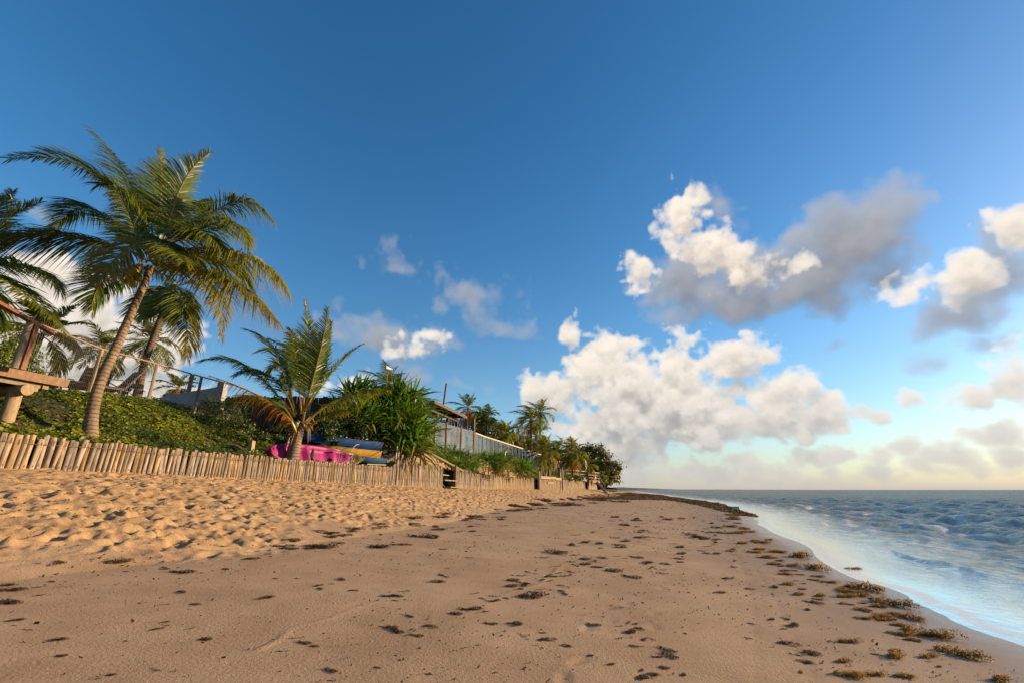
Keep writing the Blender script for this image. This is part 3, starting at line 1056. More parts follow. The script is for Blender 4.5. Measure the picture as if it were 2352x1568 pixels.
# ================================================================== plants
def leaf_material(name, fresh, mid, old, stem, trans=.32, rough=.42, spec=.45, sat=1.0):
    """attributes: tint (each leaflet), age (0 fresh .. 1 dead), stem"""
    m, nt, b = mat_new(name)
    out = nt.nodes['Material Output']
    tint = nd(nt, 'ShaderNodeAttribute', attribute_name='tint').outputs['Fac']
    age = nd(nt, 'ShaderNodeAttribute', attribute_name='age').outputs['Fac']
    stm = nd(nt, 'ShaderNodeAttribute', attribute_name='stem').outputs['Fac']
    oi = nd(nt, 'ShaderNodeObjectInfo')
    c = cmix(nt, tint, fresh, mid)
    c = cmix(nt, age, c, old)
    c = cmix(nt, stm, c, stem)
    c = nd(nt, 'ShaderNodeHueSaturation', {'Color': c, 'Saturation': sat, 'Value': mth(nt, 'MULTIPLY_ADD', oi.outputs['Random'], .35, .82)}).outputs[0]
    nt.links.new(c, b.inputs['Base Color'])
    b.inputs['Roughness'].default_value = rough
    b.inputs['Specular IOR Level'].default_value = spec
    tr = nd(nt, 'ShaderNodeBsdfTranslucent', {'Color': cmix(nt, .5, c, cmix(nt, 1.0, c, (1.6, 1.5, .5), 'MULTIPLY'))})
    mx = nd(nt, 'ShaderNodeMixShader', {0: trans, 1: b.outputs[0], 2: tr.outputs[0]})
    nt.links.new(mx.outputs[0], out.inputs['Surface'])
    return m


M_PALM = leaf_material('palm_leaf', (.052, .108, .010), (.220, .235, .016), (.45, .185, .020), (.38, .26, .035), .48, .36, .5)
M_PAND = leaf_material('pandanus_leaf', (.045, .125, .016), (.170, .275, .026), (.34, .22, .05), (.22, .15, .06), .32, .30, .55)
M_VINE = leaf_material('vine_leaf', (.042, .086, .011), (.210, .240, .020), (.50, .36, .03), (.10, .08, .03), .32, .45, .4)
M_SHRUB = leaf_material('shrub_leaf', (.026, .056, .011), (.085, .120, .016), (.22, .16, .03), (.08, .06, .03), .28, .45, .4)
M_GRAPE = leaf_material('sea_grape_leaf', (.055, .100, .018), (.150, .170, .026), (.26, .085, .035), (.10, .07, .05), .28, .45, .4)


def trunk_material(name, base, dark, light):
    m, nt, b = mat_new(name)
    al = nd(nt, 'ShaderNodeAttribute', attribute_name='along').outputs['Fac']
    P = nd(nt, 'ShaderNodeTexCoord').outputs['Object']
    n = noise(nt, P, 6, 5, .65)
    n2 = noise(nt, P, 1.8, 4, .6)
    ring = mth(nt, 'FRACT', mth(nt, 'ADD', mth(nt, 'MULTIPLY', al, 11.0), mth(nt, 'MULTIPLY', n.outputs['Fac'], 1.3)))
    scar = mth(nt, 'SUBTRACT', 1.0, sstep(nt, mth(nt, 'ABSOLUTE', mth(nt, 'SUBTRACT', ring, .5)), .06, .24))
    c = cmix(nt, sstep(nt, n2.outputs['Fac'], .35, .65), base, light)
    c = cmix(nt, mth(nt, 'MULTIPLY', scar, .75), c, dark)
    c = cmix(nt, mth(nt, 'MULTIPLY', sstep(nt, n.outputs['Fac'], .55, .75), .5), c, dark)
    nt.links.new(c, b.inputs['Base Color'])
    b.inputs['Roughness'].default_value = .85
    b.inputs['Specular IOR Level'].default_value = .2
    bp = nd(nt, 'ShaderNodeBump', {'Strength': 1.0, 'Distance': .02, 'Height': mth(nt, 'ADD', mth(nt, 'MULTIPLY', ring, .6), mth(nt, 'MULTIPLY', n.outputs['Fac'], .6))})
    nt.links.new(bp.outputs[0], b.inputs['Normal'])
    return m


M_TRUNK = trunk_material('palm_trunk', (.175, .120, .075), (.045, .032, .022), (.27, .195, .125))
M_TRUNK2 = trunk_material('dark_palm_trunk', (.115, .078, .052), (.035, .025, .018), (.16, .115, .08))
M_NUT = simple('coconut_husk', (.30, .24, .035), .45, .35, 8.0, col2=(.46, .30, .05), rnd=.2)
M_NUTG = simple('green_coconut_husk', (.15, .20, .04), .45, .35, 8.0)
M_FIBRE = simple('palm_fibre', (.19, .125, .075), .9, .4, 6.0, .01, 30, (6, 6, 1))


def tri_mesh(name, V, T, attrs, mat, smooth=False):
    return mesh_np(name, V, T, mat, smooth, attrs)


def bez(P0, P1, P2, P3, t):
    t = t[:, None]
    return (1 - t) ** 3 * P0 + 3 * (1 - t) ** 2 * t * P1 + 3 * (1 - t) * t ** 2 * P2 + t ** 3 * P3


def tube_np(P, r, n):
    """P (k,3), r (k,) -> verts, tris"""
    k = len(P)
    T = np.gradient(P, axis=0)
    T /= np.linalg.norm(T, axis=1)[:, None] + 1e-9
    ref = np.where(np.abs(T[:, 2:3]) < .9, np.array([[0, 0, 1.]]), np.array([[0, 1., 0]]))
    A = np.cross(T, ref)
    A /= np.linalg.norm(A, axis=1)[:, None] + 1e-9
    B = np.cross(T, A)
    th = np.arange(n) * 2 * math.pi / n
    V = P[:, None] + r[:, None, None] * (A[:, None] * np.cos(th)[None, :, None] + B[:, None] * np.sin(th)[None, :, None])
    idx = np.arange(k * n).reshape(k, n)
    a, b = idx[:-1], np.roll(idx, -1, 1)[:-1]
    c, d = np.roll(idx, -1, 1)[1:], idx[1:]
    tr = np.concatenate([np.stack([a, b, c], -1).reshape(-1, 3), np.stack([a, c, d], -1).reshape(-1, 3)])
    return V.reshape(-1, 3), tr


WIND = np.array((-.9, .25, .05))


def frond(name, Pts, seed, n=80, lmax=.62, wid=.034, age=0.0, tint=(.0, .6), droop=.35, wind=.35, thick=.022, ragged=0.0, fold=.25, t0=.14, spread=1.0):
    """one palm leaf: a rachis through four points (numpy, metres) and two combs of leaflets"""
    r = np.random.default_rng(seed)
    P0, P1, P2, P3 = [np.asarray(p, float) for p in Pts]
    tt = np.linspace(0, 1, 13)
    C = bez(P0, P1, P2, P3, tt)
    V0, T0 = tube_np(C, thick * (1 - .86 * tt) + .002, 5)
    Vs, Ts = [V0], [T0]
    tn, ag, sm = [np.full(len(V0), .5)], [np.full(len(V0), age * .6)], [np.full(len(V0), 1.0)]
    base = len(V0)
    for side in (-1, 1):
        t = t0 + (1 - t0) * (np.arange(n) + .5 + r.uniform(-.3, .3, n)) / n
        t = np.clip(t, 0, 1)
        Q = bez(P0, P1, P2, P3, t)
        Tg = bez(P0, P1, P2, P3, np.minimum(t + .02, 1.02)) - bez(P0, P1, P2, P3, t - .02)
        Tg /= np.linalg.norm(Tg, axis=1)[:, None]
        hz = np.array((P3 - P0)[:2])
        hz = hz / (np.linalg.norm(hz) + 1e-6)
        sref = np.array((hz[1], -hz[0], 0.0))
        Sd = np.cross(Tg, (0, 0, 1.0))
        ln = np.linalg.norm(Sd, axis=1)[:, None]
        Sd = np.where(ln > .25, Sd / (ln + 1e-9), sref)
        Sd /= np.linalg.norm(Sd, axis=1)[:, None]
        Sd = np.where((Sd @ sref)[:, None] < 0, -Sd, Sd)
        Nn = np.cross(Sd, Tg)
        f = R(62) - R(34) * t ** 1.5 + r.normal(0, .06, n)
        D = side * Sd * np.sin(f)[:, None] * spread + Tg * np.cos(f)[:, None] + Nn * (fold + r.normal(0, .10, n))[:, None]
        D /= np.linalg.norm(D, axis=1)[:, None]
        u = (t - t0) / (1 - t0)
        L = lmax * (.42 + .58 * np.sin(np.clip(u * 1.05 + .12, 0, 1) * math.pi) ** .8) * (1 - .35 * u ** 4) * r.uniform(.85, 1.1, n)
        if ragged:
            L *= np.where(r.random(n) < ragged, r.uniform(.1, .5, n), 1)
        q = np.array((0, .33, .68, 1.0))
        dr = droop * r.uniform(.6, 1.4, n)
        ctr = (Q[:, None] + D[:, None] * (L[:, None] * q[None])[..., None]
               + (np.array((0, 0, -1.0))[None, None] * (L * dr)[:, None, None] + WIND[None, None] * (L * wind)[:, None, None]) * (q ** 2)[None, :, None])
        Wd = np.cross(D, Nn) * .75 + Nn * r.uniform(-.6, .6, n)[:, None]
        Wd /= np.linalg.norm(Wd, axis=1)[:, None]
        w = wid * (.75 + .25 * np.sin(u * math.pi)) * (1 - .35 * u)
        wq = np.array((.55, 1.0, .75))
        Lf = ctr[:, :3] - Wd[:, None] * (w[:, None] * wq[None])[..., None] / 2
        Rt = ctr[:, :3] + Wd[:, None] * (w[:, None] * wq[None])[..., None] / 2
        V = np.concatenate([Lf, Rt, ctr[:, 3:]], 1)            # 7 per leaflet: L0 L1 L2 R0 R1 R2 tip
        o = base + np.arange(n)[:, None] * 7
        tri = np.array([(0, 3, 4), (0, 4, 1), (1, 4, 5), (1, 5, 2), (2, 5, 6)])
        Ts.append((o[:, :, None] + tri[None]).reshape(-1, 3))
        Vs.append(V.reshape(-1, 3))
        base += n * 7
        tv = r.uniform(tint[0], tint[1], n)
        tn.append(np.repeat(tv, 7))
        a = np.clip(age + .16 * u ** 3 * r.random(n) + (r.random(n) < .02) * .4, 0, 1)
        a7 = np.repeat(a, 7).reshape(n, 7)
        a7[:, 6] = np.minimum(a7[:, 6] + .12, 1)
        ag.append(a7.ravel())
        sm.append(np.zeros(n * 7))
    return tri_mesh(name, np.concatenate(Vs), np.concatenate(Ts), {'tint': np.concatenate(tn), 'age': np.concatenate(ag), 'stem': np.concatenate(sm)}, M_PALM)


def trunk(name, pts, rad, mat, parent, org, flare=1.35):
    P = np.array([np.array(p) for p in pts]) - np.array(org)
    s = np.concatenate([[0], np.cumsum(np.linalg.norm(np.diff(P, axis=0), axis=1))])
    n = max(10, int(s[-1] / .09))
    tt = np.linspace(0, s[-1], n)
    fx = [smooth_poly(np.stack([s, P[:, k]], -1)) for k in range(3)]
    C = np.stack([f(tt) for f in fx], -1)
    rr_ = np.interp(tt, np.linspace(0, s[-1], len(rad)), rad)
    rr_ = rr_ * (1 + (flare - 1) * np.exp(-tt / .35)) * (1 + .035 * np.sin(tt * 2 * math.pi * 11 / 1.0))
    V, T = tube_np(C, rr_, 14)
    al = np.repeat(tt, 14)
    return obj(name, mesh_np(name, V, T, mat, True, {'along': al}), parent)


nut_mb = bmesh.new()
bmesh.ops.create_icosphere(nut_mb, subdivisions=2, radius=1)
for v in nut_mb.verts:
    v.co.z *= 1.25
    v.co *= 1 + .10 * max(0, v.co.z) * abs(math.cos(1.5 * math.atan2(v.co.y, v.co.x)))
nut_meshes = []
for mt in (M_NUT, M_NUTG):
    me = bpy.data.meshes.new('coconut')
    nut_mb.to_mesh(me)
    me.polygons.foreach_set('use_smooth', [True] * len(me.polygons))
    me.materials.append(mt)
    nut_meshes.append(me)


def zz1(x, y): return x / 7.84, 120 + y / 7.84
def zzB(x, y): return x / 7.237, 175 + y / 7.237
def zz4(x, y): return 175 + x / 10.45, 290 + y / 10.45
def zz6(x, y): return 387.5 + x / 9.904, 360 + y / 9.904


def drawn_frond(palm, org, conv, pts, ys_, seed, **kw):
    """fronds of the near palms follow the ones in view: three or four points and their distances"""
    P = [np.array(at(*conv(*p), y)) - np.array(org) for p, y in zip(pts, ys_)]
    if len(P) == 3:                                   # through the middle point
        m = P[1] * 2 - (P[0] + P[2]) / 2
        P = [P[0], P[0] + (m - P[0]) * 2 / 3, P[2] + (m - P[2]) * 2 / 3, P[2]]
    else:                                             # through both inner points, at a third and two thirds
        a, b, c, d = P
        P = [a, (-5 * a + 18 * b - 9 * c + 2 * d) / 6, (2 * a - 9 * b + 18 * c - 5 * d) / 6, d]
    return obj('frond', frond('frond', P, seed, **kw), palm)


def auto_fronds(palm, c, n, L, seed, nl=44, pitch=(75, -25), drop=(35, 80), lmax=None, wind=.3, tint=(0, .6), ages=.06, wid=.05, **kw):
    r = random.Random(seed)
    c = np.array(c)
    for k in range(n):
        u = (k + .5) / n
        a = k * 2.39996 + r.uniform(-.25, .25)
        e = R(pitch[0] + (pitch[1] - pitch[0]) * u ** 1.15 + r.uniform(-6, 6))
        dp = R(drop[0] + (drop[1] - drop[0]) * min(1, u * 1.3) + r.uniform(-8, 8))
        l = L * r.uniform(.85, 1.1) * (.8 + .2 * min(1, u * 3))
        h = np.array((math.cos(a), math.sin(a), 0))
        up = np.array((0, 0, 1.0))
        P0 = c + up * .02
        P1 = P0 + (h * math.cos(e) + up * math.sin(e)) * l * .36
        e2 = e - dp * .55
        P2 = P1 + (h * math.cos(e2) + up * math.sin(e2)) * l * .34 + WIND * .05 * l * wind * 3
        e3 = e - dp * 1.25
        P3 = P2 + (h * math.cos(e3) + up * math.sin(e3)) * l * .33 + WIND * .12 * l * wind * 3
        ag = r.choice((.5, .8, 1.0)) if (u > .78 and r.random() < ages * 5) else r.uniform(0, .12)
        obj('frond', frond('frond', (P0, P1, P2, P3), seed * 50 + k, nl, lmax or L * .3, wid, ag, tint, .30 + .3 * u, wind, .012 * L, **kw), palm)


def nuts(palm, c, spots, r0, seed, green=False):
    r = random.Random(seed)
    for (x, y, z) in spots:
        o = bpy.data.objects.new('coconut', nut_meshes[1 if green or r.random() < .3 else 0])
        s = r0 * r.uniform(.85, 1.15)
        o.scale = (s, s, s)
        o.location = Vector(c) + Vector((x, y, z))
        o.rotation_euler = (r.uniform(-.7, .7), r.uniform(-.7, .7), r.uniform(0, 6))
        link(o, palm)


# ---- the tall leaning palm by the fence
base = at(89, 444, 9.45)
pm = tag(empty('coconut_palm', base), 'tall leaning coconut palm with yellow coconuts standing behind the low palisade', 'palm tree')
tp = [at(89, 447, 9.4), at(90.5, 425, 9.45), at(94.5, 400, 9.5), at(104, 372, 9.6), at(116, 347, 9.75), at(126, 325, 9.9), at(137, 300, 10.05), at(145, 282, 10.15), at(150.5, 266, 10.2)]
trunk('trunk', tp, [.135, .110, .098, .092, .086, .082, .078, .076], M_TRUNK, pm, base, 1.3)
CR = at(151, 258, 10.25)
C0 = np.array(CR) - np.array(base)
# (points in the first close-up, distances, extras)
FR = [
    ([(1160, 900), (1080, 640), (960, 380), (700, 60)], (10.3, 10.5, 10.8, 11.2), dict(droop=.25, wind=.55)),
    ([(1130, 900), (950, 640), (640, 360), (70, 305)], (10.2, 10.0, 9.8, 9.6), dict(droop=.25, wind=.35)),
    ([(1020, 960), (850, 770), (640, 690), (405, 880)], (10.4, 10.9, 11.3, 11.5), dict(droop=.5, tint=(0, .25))),
    ([(1090, 1050), (700, 945), (330, 895), (-90, 960)], (10.1, 9.6, 9.1, 8.7), dict(droop=.75, tint=(0, .45), age=.08, lmax=1.0)),
    ([(1190, 930), (1060, 960), (900, 1090), (755, 1280)], (10.0, 9.4, 8.9, 8.6), dict(droop=.5, tint=(.3, .9), age=.22, wind=.1, lmax=.8)),
    ([(1190, 930), (1280, 950), (1370, 1030), (1440, 1110)], (10.0, 9.4, 8.9, 8.5), dict(droop=.6, tint=(.3, .8), wind=.1, lmax=.8)),
    ([(1120, 1230), (960, 1210), (800, 1280), (720, 1490)], (10.4, 11.0, 11.4, 11.5), dict(droop=.35, tint=(0, .15), wind=.2)),
    ([(1270, 960), (1340, 740), (1440, 480), (1640, 255)], (10.3, 10.2, 10.1, 10.0), dict(droop=.15, wind=.25, tint=(.2, .8), lmax=.95)),
    ([(1240, 930), (1250, 700), (1265, 480), (1262, 230)], (10.4, 10.8, 11.1, 11.3), dict(droop=.2, wind=.3)),
    ([(1300, 960), (1560, 800), (1850, 640), (2135, 785)], (10.3, 10.5, 10.7, 10.9), dict(droop=.7, wind=.15, tint=(.1, .6), lmax=1.05)),
    ([(1330, 970), (1560, 860), (1800, 800), (1950, 1010)], (10.2, 9.9, 9.6, 9.5), dict(droop=.7, wind=.15, tint=(.2, .8))),
    ([(1300, 1075), (1640, 1035), (1990, 1090), (2245, 1325)], (10.1, 9.9, 9.8, 9.8), dict(droop=.85, wind=.1, age=.10, tint=(.3, .9), lmax=1.12)),
    ([(1225, 1200), (1500, 1165), (1850, 1290), (2165, 1575)], (10.0, 9.7, 9.4, 9.2), dict(droop=.85, wind=.1, age=.14, tint=(.3, 1), lmax=1.15)),
    ([(1320, 1130), (1600, 1095), (1830, 1150), (1985, 1320)], (10.4, 10.9, 11.3, 11.6), dict(droop=.5, wind=.1, tint=(.1, .5))),
    ([(1200, 930), (1180, 780), (1150, 650), (1120, 540)], (10.5, 10.9, 11.3, 11.7), dict(droop=.2, wind=.4, tint=(0, .2))),
    ([(1280, 950), (1420, 760), (1540, 640), (1600, 760)], (10.5, 11.0, 11.5, 11.8), dict(droop=.5, wind=.2, tint=(.1, .6))),
    ([(1170, 950), (1080, 900), (960, 620), (780, 500)], (10.0, 9.6, 9.2, 9.0), dict(droop=.35, wind=.4, tint=(.2, .7))),
    ([(1240, 960), (1420, 900), (1600, 900), (1720, 1020)], (10.0, 9.6, 9.3, 9.2), dict(droop=.6, wind=.1, tint=(.3, .8))),
]
for k, (pts, ys_, kw) in enumerate(FR):
    a = dict(n=170, lmax=.98, wid=.035, thick=.026)
    a.update(kw)
    drawn_frond(pm, base, zz1, pts, ys_, 300 + k, **a)
sp = at(*zz1(1245, 930), 10.2) - base
MB().tube([sp + Vector((0, 0, -.1)), sp + Vector((0, 0, .15)), sp + Vector((.005, 0, .36)), sp + Vector((.02, 0, .5))], [.03, .05, .045, .006], 8).build('spathe', M_NUTG, pm, True)
nx = [at(*zz1(x, y), yy) - base for x, y, yy in ((985, 1200, 9.9), (1050, 1195, 9.85), (1020, 1238, 9.8), (1080, 1160, 9.95), (1045, 1280, 9.9), (1085, 1235, 9.9), (960, 1230, 10.0),
                                                (1165, 1000, 9.95), (1195, 1010, 9.9), (1230, 1050, 9.85), (1195, 1080, 9.85), (1245, 1120, 9.8), (1280, 1125, 9.85), (1225, 1090, 9.9), (1180, 1040, 10.0))]
nuts(pm, (0, 0, 0), nx, .085, 4)
rs = random.Random(31)
for k in range(12):
    a = rs.uniform(0, 6.28)
    q = Vector(C0) + Vector((math.cos(a) * .08, math.sin(a) * .08, -.12))
    e = q + Vector((math.cos(a) * rs.uniform(.12, .3), math.sin(a) * rs.uniform(.12, .3), rs.uniform(-.32, .12)))
    MB().tube([q, q.lerp(e, .5) + Vector((0, 0, .05)), e], [.035, .028, .006], 5).build('leaf_base', M_FIBRE if k % 2 else M_BROWN, pm, True)

# ---- slimmer palm behind it
base = at(137, 392, 15.2)
pm = tag(empty('coconut_palm', base), 'slim dark-trunked coconut palm right behind the tall leaning palm', 'palm tree')
trunk('trunk', [at(136, 400, 15.2), at(145, 361, 15.2), at(155, 333, 15.2), at(163, 311, 15.2), at(172, 288, 15.2)], [.13, .11, .095, .085], M_TRUNK2, pm, base, 1.2)
FR = [
    ([(1270, 800), (1470, 790), (1580, 900), (1600, 1165)], (15.1, 14.8, 14.5, 14.4), dict(age=.18, tint=(.3, .9))),
    ([(1270, 810), (1340, 880), (1390, 980), (1420, 1125)], (15.3, 15.6, 15.8, 15.9), dict(age=.2, tint=(.2, .8))),
    ([(1260, 810), (1300, 930), (1350, 1100), (1350, 1320)], (15.0, 14.6, 14.3, 14.1), dict(age=.15, tint=(.2, .8))),
    ([(1250, 800), (1150, 840), (1080, 920), (1040, 1035)], (15.2, 15.3, 15.4, 15.4), dict(age=.25, tint=(.3, .9))),
    ([(1270, 790), (1480, 700), (1680, 740), (1800, 860)], (15.3, 15.7, 16, 16.2), dict(tint=(.1, .5))),
    ([(1260, 790), (1150, 700), (1000, 690), (880, 800)], (15.3, 15.7, 16, 16.2), dict(tint=(.0, .3))),
    ([(1265, 790), (1330, 640), (1450, 540), (1560, 560)], (15.3, 15.7, 16.2, 16.6), dict(tint=(.0, .4))),
    ([(1262, 790), (1230, 650), (1180, 560), (1120, 500)], (15.3, 15.7, 16.2, 16.6), dict(tint=(.0, .3))),
    ([(1262, 800), (1200, 880), (1170, 960), (1150, 1000)], (15.0, 14.5, 14.2, 14.0), dict(tint=(.3, .8))),
    ([(1266, 800), (1320, 850), (1340, 950), (1300, 1020)], (15.0, 14.4, 14.0, 13.8), dict(tint=(.2, .8))),
]
for k, (pts, ys_, kw) in enumerate(FR):
    a = dict(n=105, lmax=.92, wid=.045, thick=.024, droop=.6, wind=.15)
    a.update(kw)
    drawn_frond(pm, base, zzB, pts, ys_, 400 + k, **a)
nuts(pm, Vector(at(174, 284, 15.1)) - base, [(.1, -.15, -.1), (-.1, -.18, -.12), (.02, -.2, -.22), (.16, -.1, -.2)], .085, 6, True)

# ---- palm whose leaves come in from the left edge
base = at(-52, 400, 8.6)
pm = tag(empty('coconut_palm', base), 'coconut palm at the left edge, only its right-hand fronds in view', 'palm tree')
trunk('trunk', [at(-52, 402, 8.6), at(-44, 330, 8.7), at(-34, 268, 8.8)], [.17, .14, .12], M_TRUNK, pm, base, 1.2)
FR = [
    ([(-260, 1130), (-120, 960), (60, 780), (320, 640)], (8.8, 9.0, 9.2, 9.4), dict(droop=.3, tint=(.2, .8))),
    ([(-260, 1130), (-100, 1110), (240, 1150), (465, 1335)], (8.7, 8.5, 8.4, 8.4), dict(droop=.55, tint=(.2, .7))),
    ([(-260, 1160), (-60, 1210), (200, 1360), (525, 1680)], (8.6, 8.3, 8.1, 8.0), dict(droop=.35, wind=.15, tint=(.3, .8), lmax=.7)),
    ([(-260, 1120), (-160, 900), (-40, 720), (100, 560)], (8.9, 9.3, 9.6, 9.9), dict(droop=.3, tint=(.1, .6))),
    ([(-260, 1140), (-420, 1010), (-600, 960), (-760, 1060)], (8.8, 8.8, 8.8, 8.8), dict(droop=.5)),
    ([(-260, 1140), (-360, 900), (-480, 760), (-640, 720)], (8.8, 9.1, 9.4, 9.6), dict(droop=.4)),
    ([(-260, 1150), (-200, 1250), (-80, 1420), (60, 1600)], (8.9, 9.4, 9.8, 10.0), dict(droop=.5, tint=(0, .4))),
]
for k, (pts, ys_, kw) in enumerate(FR):
    a = dict(n=145, lmax=.92, wid=.036, thick=.024, wind=.2)
    a.update(kw)
    drawn_frond(pm, base, zz1, pts, ys_, 450 + k, **a)

# ---- the short young palm in front of the kayaks
base = at(292, 461, 14.95)
pm = tag(empty('coconut_palm', base), 'short young coconut palm with one orange dead frond in front of the pink kayak', 'palm tree')
trunk('trunk', [at(291, 464, 14.95), at(293.5, 450, 14.95), at(297, 436, 15.0), at(300, 424, 15.0)], [.20, .185, .17, .15], M_TRUNK, pm, base, 1.12)
FR = [
    ([(1262, 1530), (1170, 1310), (860, 1090), (345, 885)], (14.8, 14.4, 14.0, 13.6), dict(age=1.0, tint=(.5, 1), droop=.95, wind=.0, ragged=.35, lmax=.58, fold=-.1, thick=.05, n=60)),
    ([(1250, 1300), (1040, 1060), (720, 780), (280, 735)], (14.9, 14.7, 14.5, 14.3), dict(droop=.45, wind=.25, tint=(0, .4))),
    ([(1260, 1290), (1160, 900), (1010, 590), (738, 410)], (15.0, 15.1, 15.2, 15.3), dict(droop=.3, wind=.35, tint=(0, .4))),
    ([(1335, 1360), (1420, 1000), (1530, 580), (1600, 190)], (14.7, 14.5, 14.4, 14.3), dict(droop=.15, wind=.1, tint=(.1, .7), thick=.036, fold=.4)),
    ([(1330, 1280), (1380, 860), (1400, 500), (1360, 110)], (15.0, 15.3, 15.6, 15.8), dict(droop=.15, wind=.2, tint=(0, .4))),
    ([(1370, 1260), (1530, 1000), (1740, 740), (1970, 560)], (14.9, 15.0, 15.1, 15.2), dict(droop=.3, wind=.1, tint=(.1, .6), lmax=.45)),
    ([(1375, 1390), (1590, 1200), (1900, 1065), (2220, 1040)], (14.8, 14.9, 15.1, 15.3), dict(droop=.8, wind=.05, tint=(.2, .9), thick=.036)),
    ([(1370, 1450), (1520, 1340), (1680, 1270), (1850, 1240)], (14.7, 14.5, 14.4, 14.4), dict(droop=.7, wind=.05, tint=(.2, .9), thick=.036, lmax=.4, t0=.4)),
    ([(1250, 1310), (1120, 1020), (900, 850), (620, 890)], (15.1, 15.4, 15.7, 15.9), dict(droop=.5, wind=.2, tint=(0, .3))),
    ([(1245, 1420), (1080, 1180), (800, 1110), (540, 1180)], (15.2, 15.7, 16.2, 16.4), dict(droop=.5, wind=.1, tint=(0, .2))),
    ([(1350, 1290), (1480, 960), (1560, 640), (1640, 330)], (15.1, 15.4, 15.7, 15.9), dict(droop=.25, wind=.2, tint=(0, .4))),
    ([(1320, 1280), (1290, 950), (1260, 700), (1220, 470)], (15.2, 15.6, 16.0, 16.3), dict(droop=.2, wind=.25, tint=(0, .3))),
]
for k, (pts, ys_, kw) in enumerate(FR):
    a = dict(n=135, lmax=.84, wid=.038, thick=.028, t0=.22)
    a.update(kw)
    drawn_frond(pm, base, zz4, pts, ys_, 500 + k, **a)
c = at(300, 424, 14.95) - base
nuts(pm, c, [(-.02, -.22, -.02)], .085, 5, True)
rs = random.Random(77)
for k in range(16):
    a = rs.uniform(0, 6.28)
    q = Vector(c) + Vector((math.cos(a) * .10, math.sin(a) * .10, rs.uniform(-.15, .1)))
    e = q + Vector((math.cos(a) * rs.uniform(.15, .45), math.sin(a) * rs.uniform(.1, .3), rs.uniform(-.75, .25)))
    MB().tube([q, q.lerp(e, .5) + Vector((math.cos(a) * .1, 0, .08)), e], [.05, .038, .006], 5).build('leaf_base', M_FIBRE, pm, True)

# ---- palms further back: crown place in the picture, distance, leaf length, leaves
BACK = [
    (102, 350, 30, 2.6, 15, 'bushy coconut palm beyond the wire mesh, left of the slim dark trunk', (0, .5), 30, 75),
    (151, 341, 32, 2.8, 15, 'bushy coconut palm beyond the wire mesh, right of the tall leaning trunk', (.1, .7), 30, 75),
    (41, 336, 13.5, 1.55, 13, 'small coconut palm rising behind the round hedge at far left', (0, .4), 35, 80),
    (178, 388, 46, 2.6, 12, 'tiny far-off palm crown above the grey wall', (0, .3), 30, 70),
    (294.5, 358, 24, 2.0, 15, 'coconut palm crown behind the upright fronds of the short young palm', (.1, .6), 30, 70),
    (389, 385, 36, 2.5, 14, 'palm crown showing above the big strap-leaved bush', (.1, .6), 25, 70),
    (468, 408, 62, 3.0, 11, 'palm with a few upswept fronds right of the brown roof', (0, .4), 20, 60),
    (487, 417, 60, 2.6, 15, 'dark drooping palm behind the start of the glass fence', (0, .4), 40, 85),
    (505, 433, 55, 2.6, 15, 'yellowish wind-blown palm just behind the glass fence', (.4, 1), 30, 70),
    (531, 420, 62, 3.6, 15, 'tall far palm with drooping crown, left of the tallest far pair', (.1, .6), 35, 85),
    (540, 413, 68, 3.5, 14, 'tallest far palm with orange-tinged leaves, right of the far pair', (.3, 1), 35, 85),
    (536, 436, 70, 3.6, 16, 'low dark palm below the two tallest far palms', (0, .3), 35, 80),
    (543.5, 453, 50, 2.7, 17, 'bright green palm standing before the glass fence near the plank-topped panel', (.2, .8), 25, 75),
    (571, 454, 60, 3.4, 18, 'palm with hanging orange leaves left of the far tree', (.1, .7), 30, 85),
    (586, 465.5, 66, 2.6, 15, 'small low palm above the far wooden railing', (.2, .8), 25, 70),
    (557, 452, 72, 3.2, 15, 'dark palm behind the far end of the glass fence', (0, .3), 30, 80),
    (515, 445, 72, 3.2, 14, 'dark low palm behind the middle of the glass fence', (0, .35), 30, 80),
]
for i, (x, y, Y, L, n, lab, tint, d0, d1) in enumerate(BACK):
    c = at(x, y, Y)
    gz = float(dune(c.x, c.y))
    lean = random.Random(i).uniform(-.4, .5)
    base = Vector((c.x - lean, c.y, min(gz, c.z - .5)))
    pm = tag(empty('coconut_palm', base), lab, 'palm tree')
    r0 = .085 + .008 * (c.z - base.z)
    trunk('trunk', [base - Vector((0, 0, .2)), base.lerp(c, .5) + Vector((lean * .12, 0, 0)), c + Vector((0, 0, .05))], [r0 * 1.15, r0, r0 * .85], M_TRUNK2 if i % 3 else M_TRUNK, pm, base, 1.15)
    auto_fronds(pm, np.array(c) - np.array(base), n, L, 20 + i, 34 if Y > 40 else 44, (78, -30), (d0, d1), L * .33, .28, tint, .05 if tint[1] < .8 else .12, .06 if Y < 40 else .10)
    if Y > 40 and i in (9, 10, 12, 13):
        nuts(pm, Vector(c) - base, [(.2, -.25, -.2), (-.2, -.25, -.25), (.0, -.3, -.35), (.25, -.1, -.35)], .12, i)
# the hanging dead leaves of the far palm
pm = next(o for o in COL.objects if o.get('label', '').startswith('palm with hanging orange'))
c = np.array(at(571, 454, 60)) - np.array(pm.location)
for k in range(4):
    h = np.array((math.cos(k * 1.3 - 2.4), math.sin(k * 1.3 - 2.4), 0))
    obj('frond', frond('frond', (c, c + h * .6 + (0, 0, .2), c + h * .9 + (0, 0, -.9), c + h * .7 + (0, 0, -2.3)), 900 + k, 34, .7, .08, 1.0, (.5, 1), .6, .1, .03), pm)


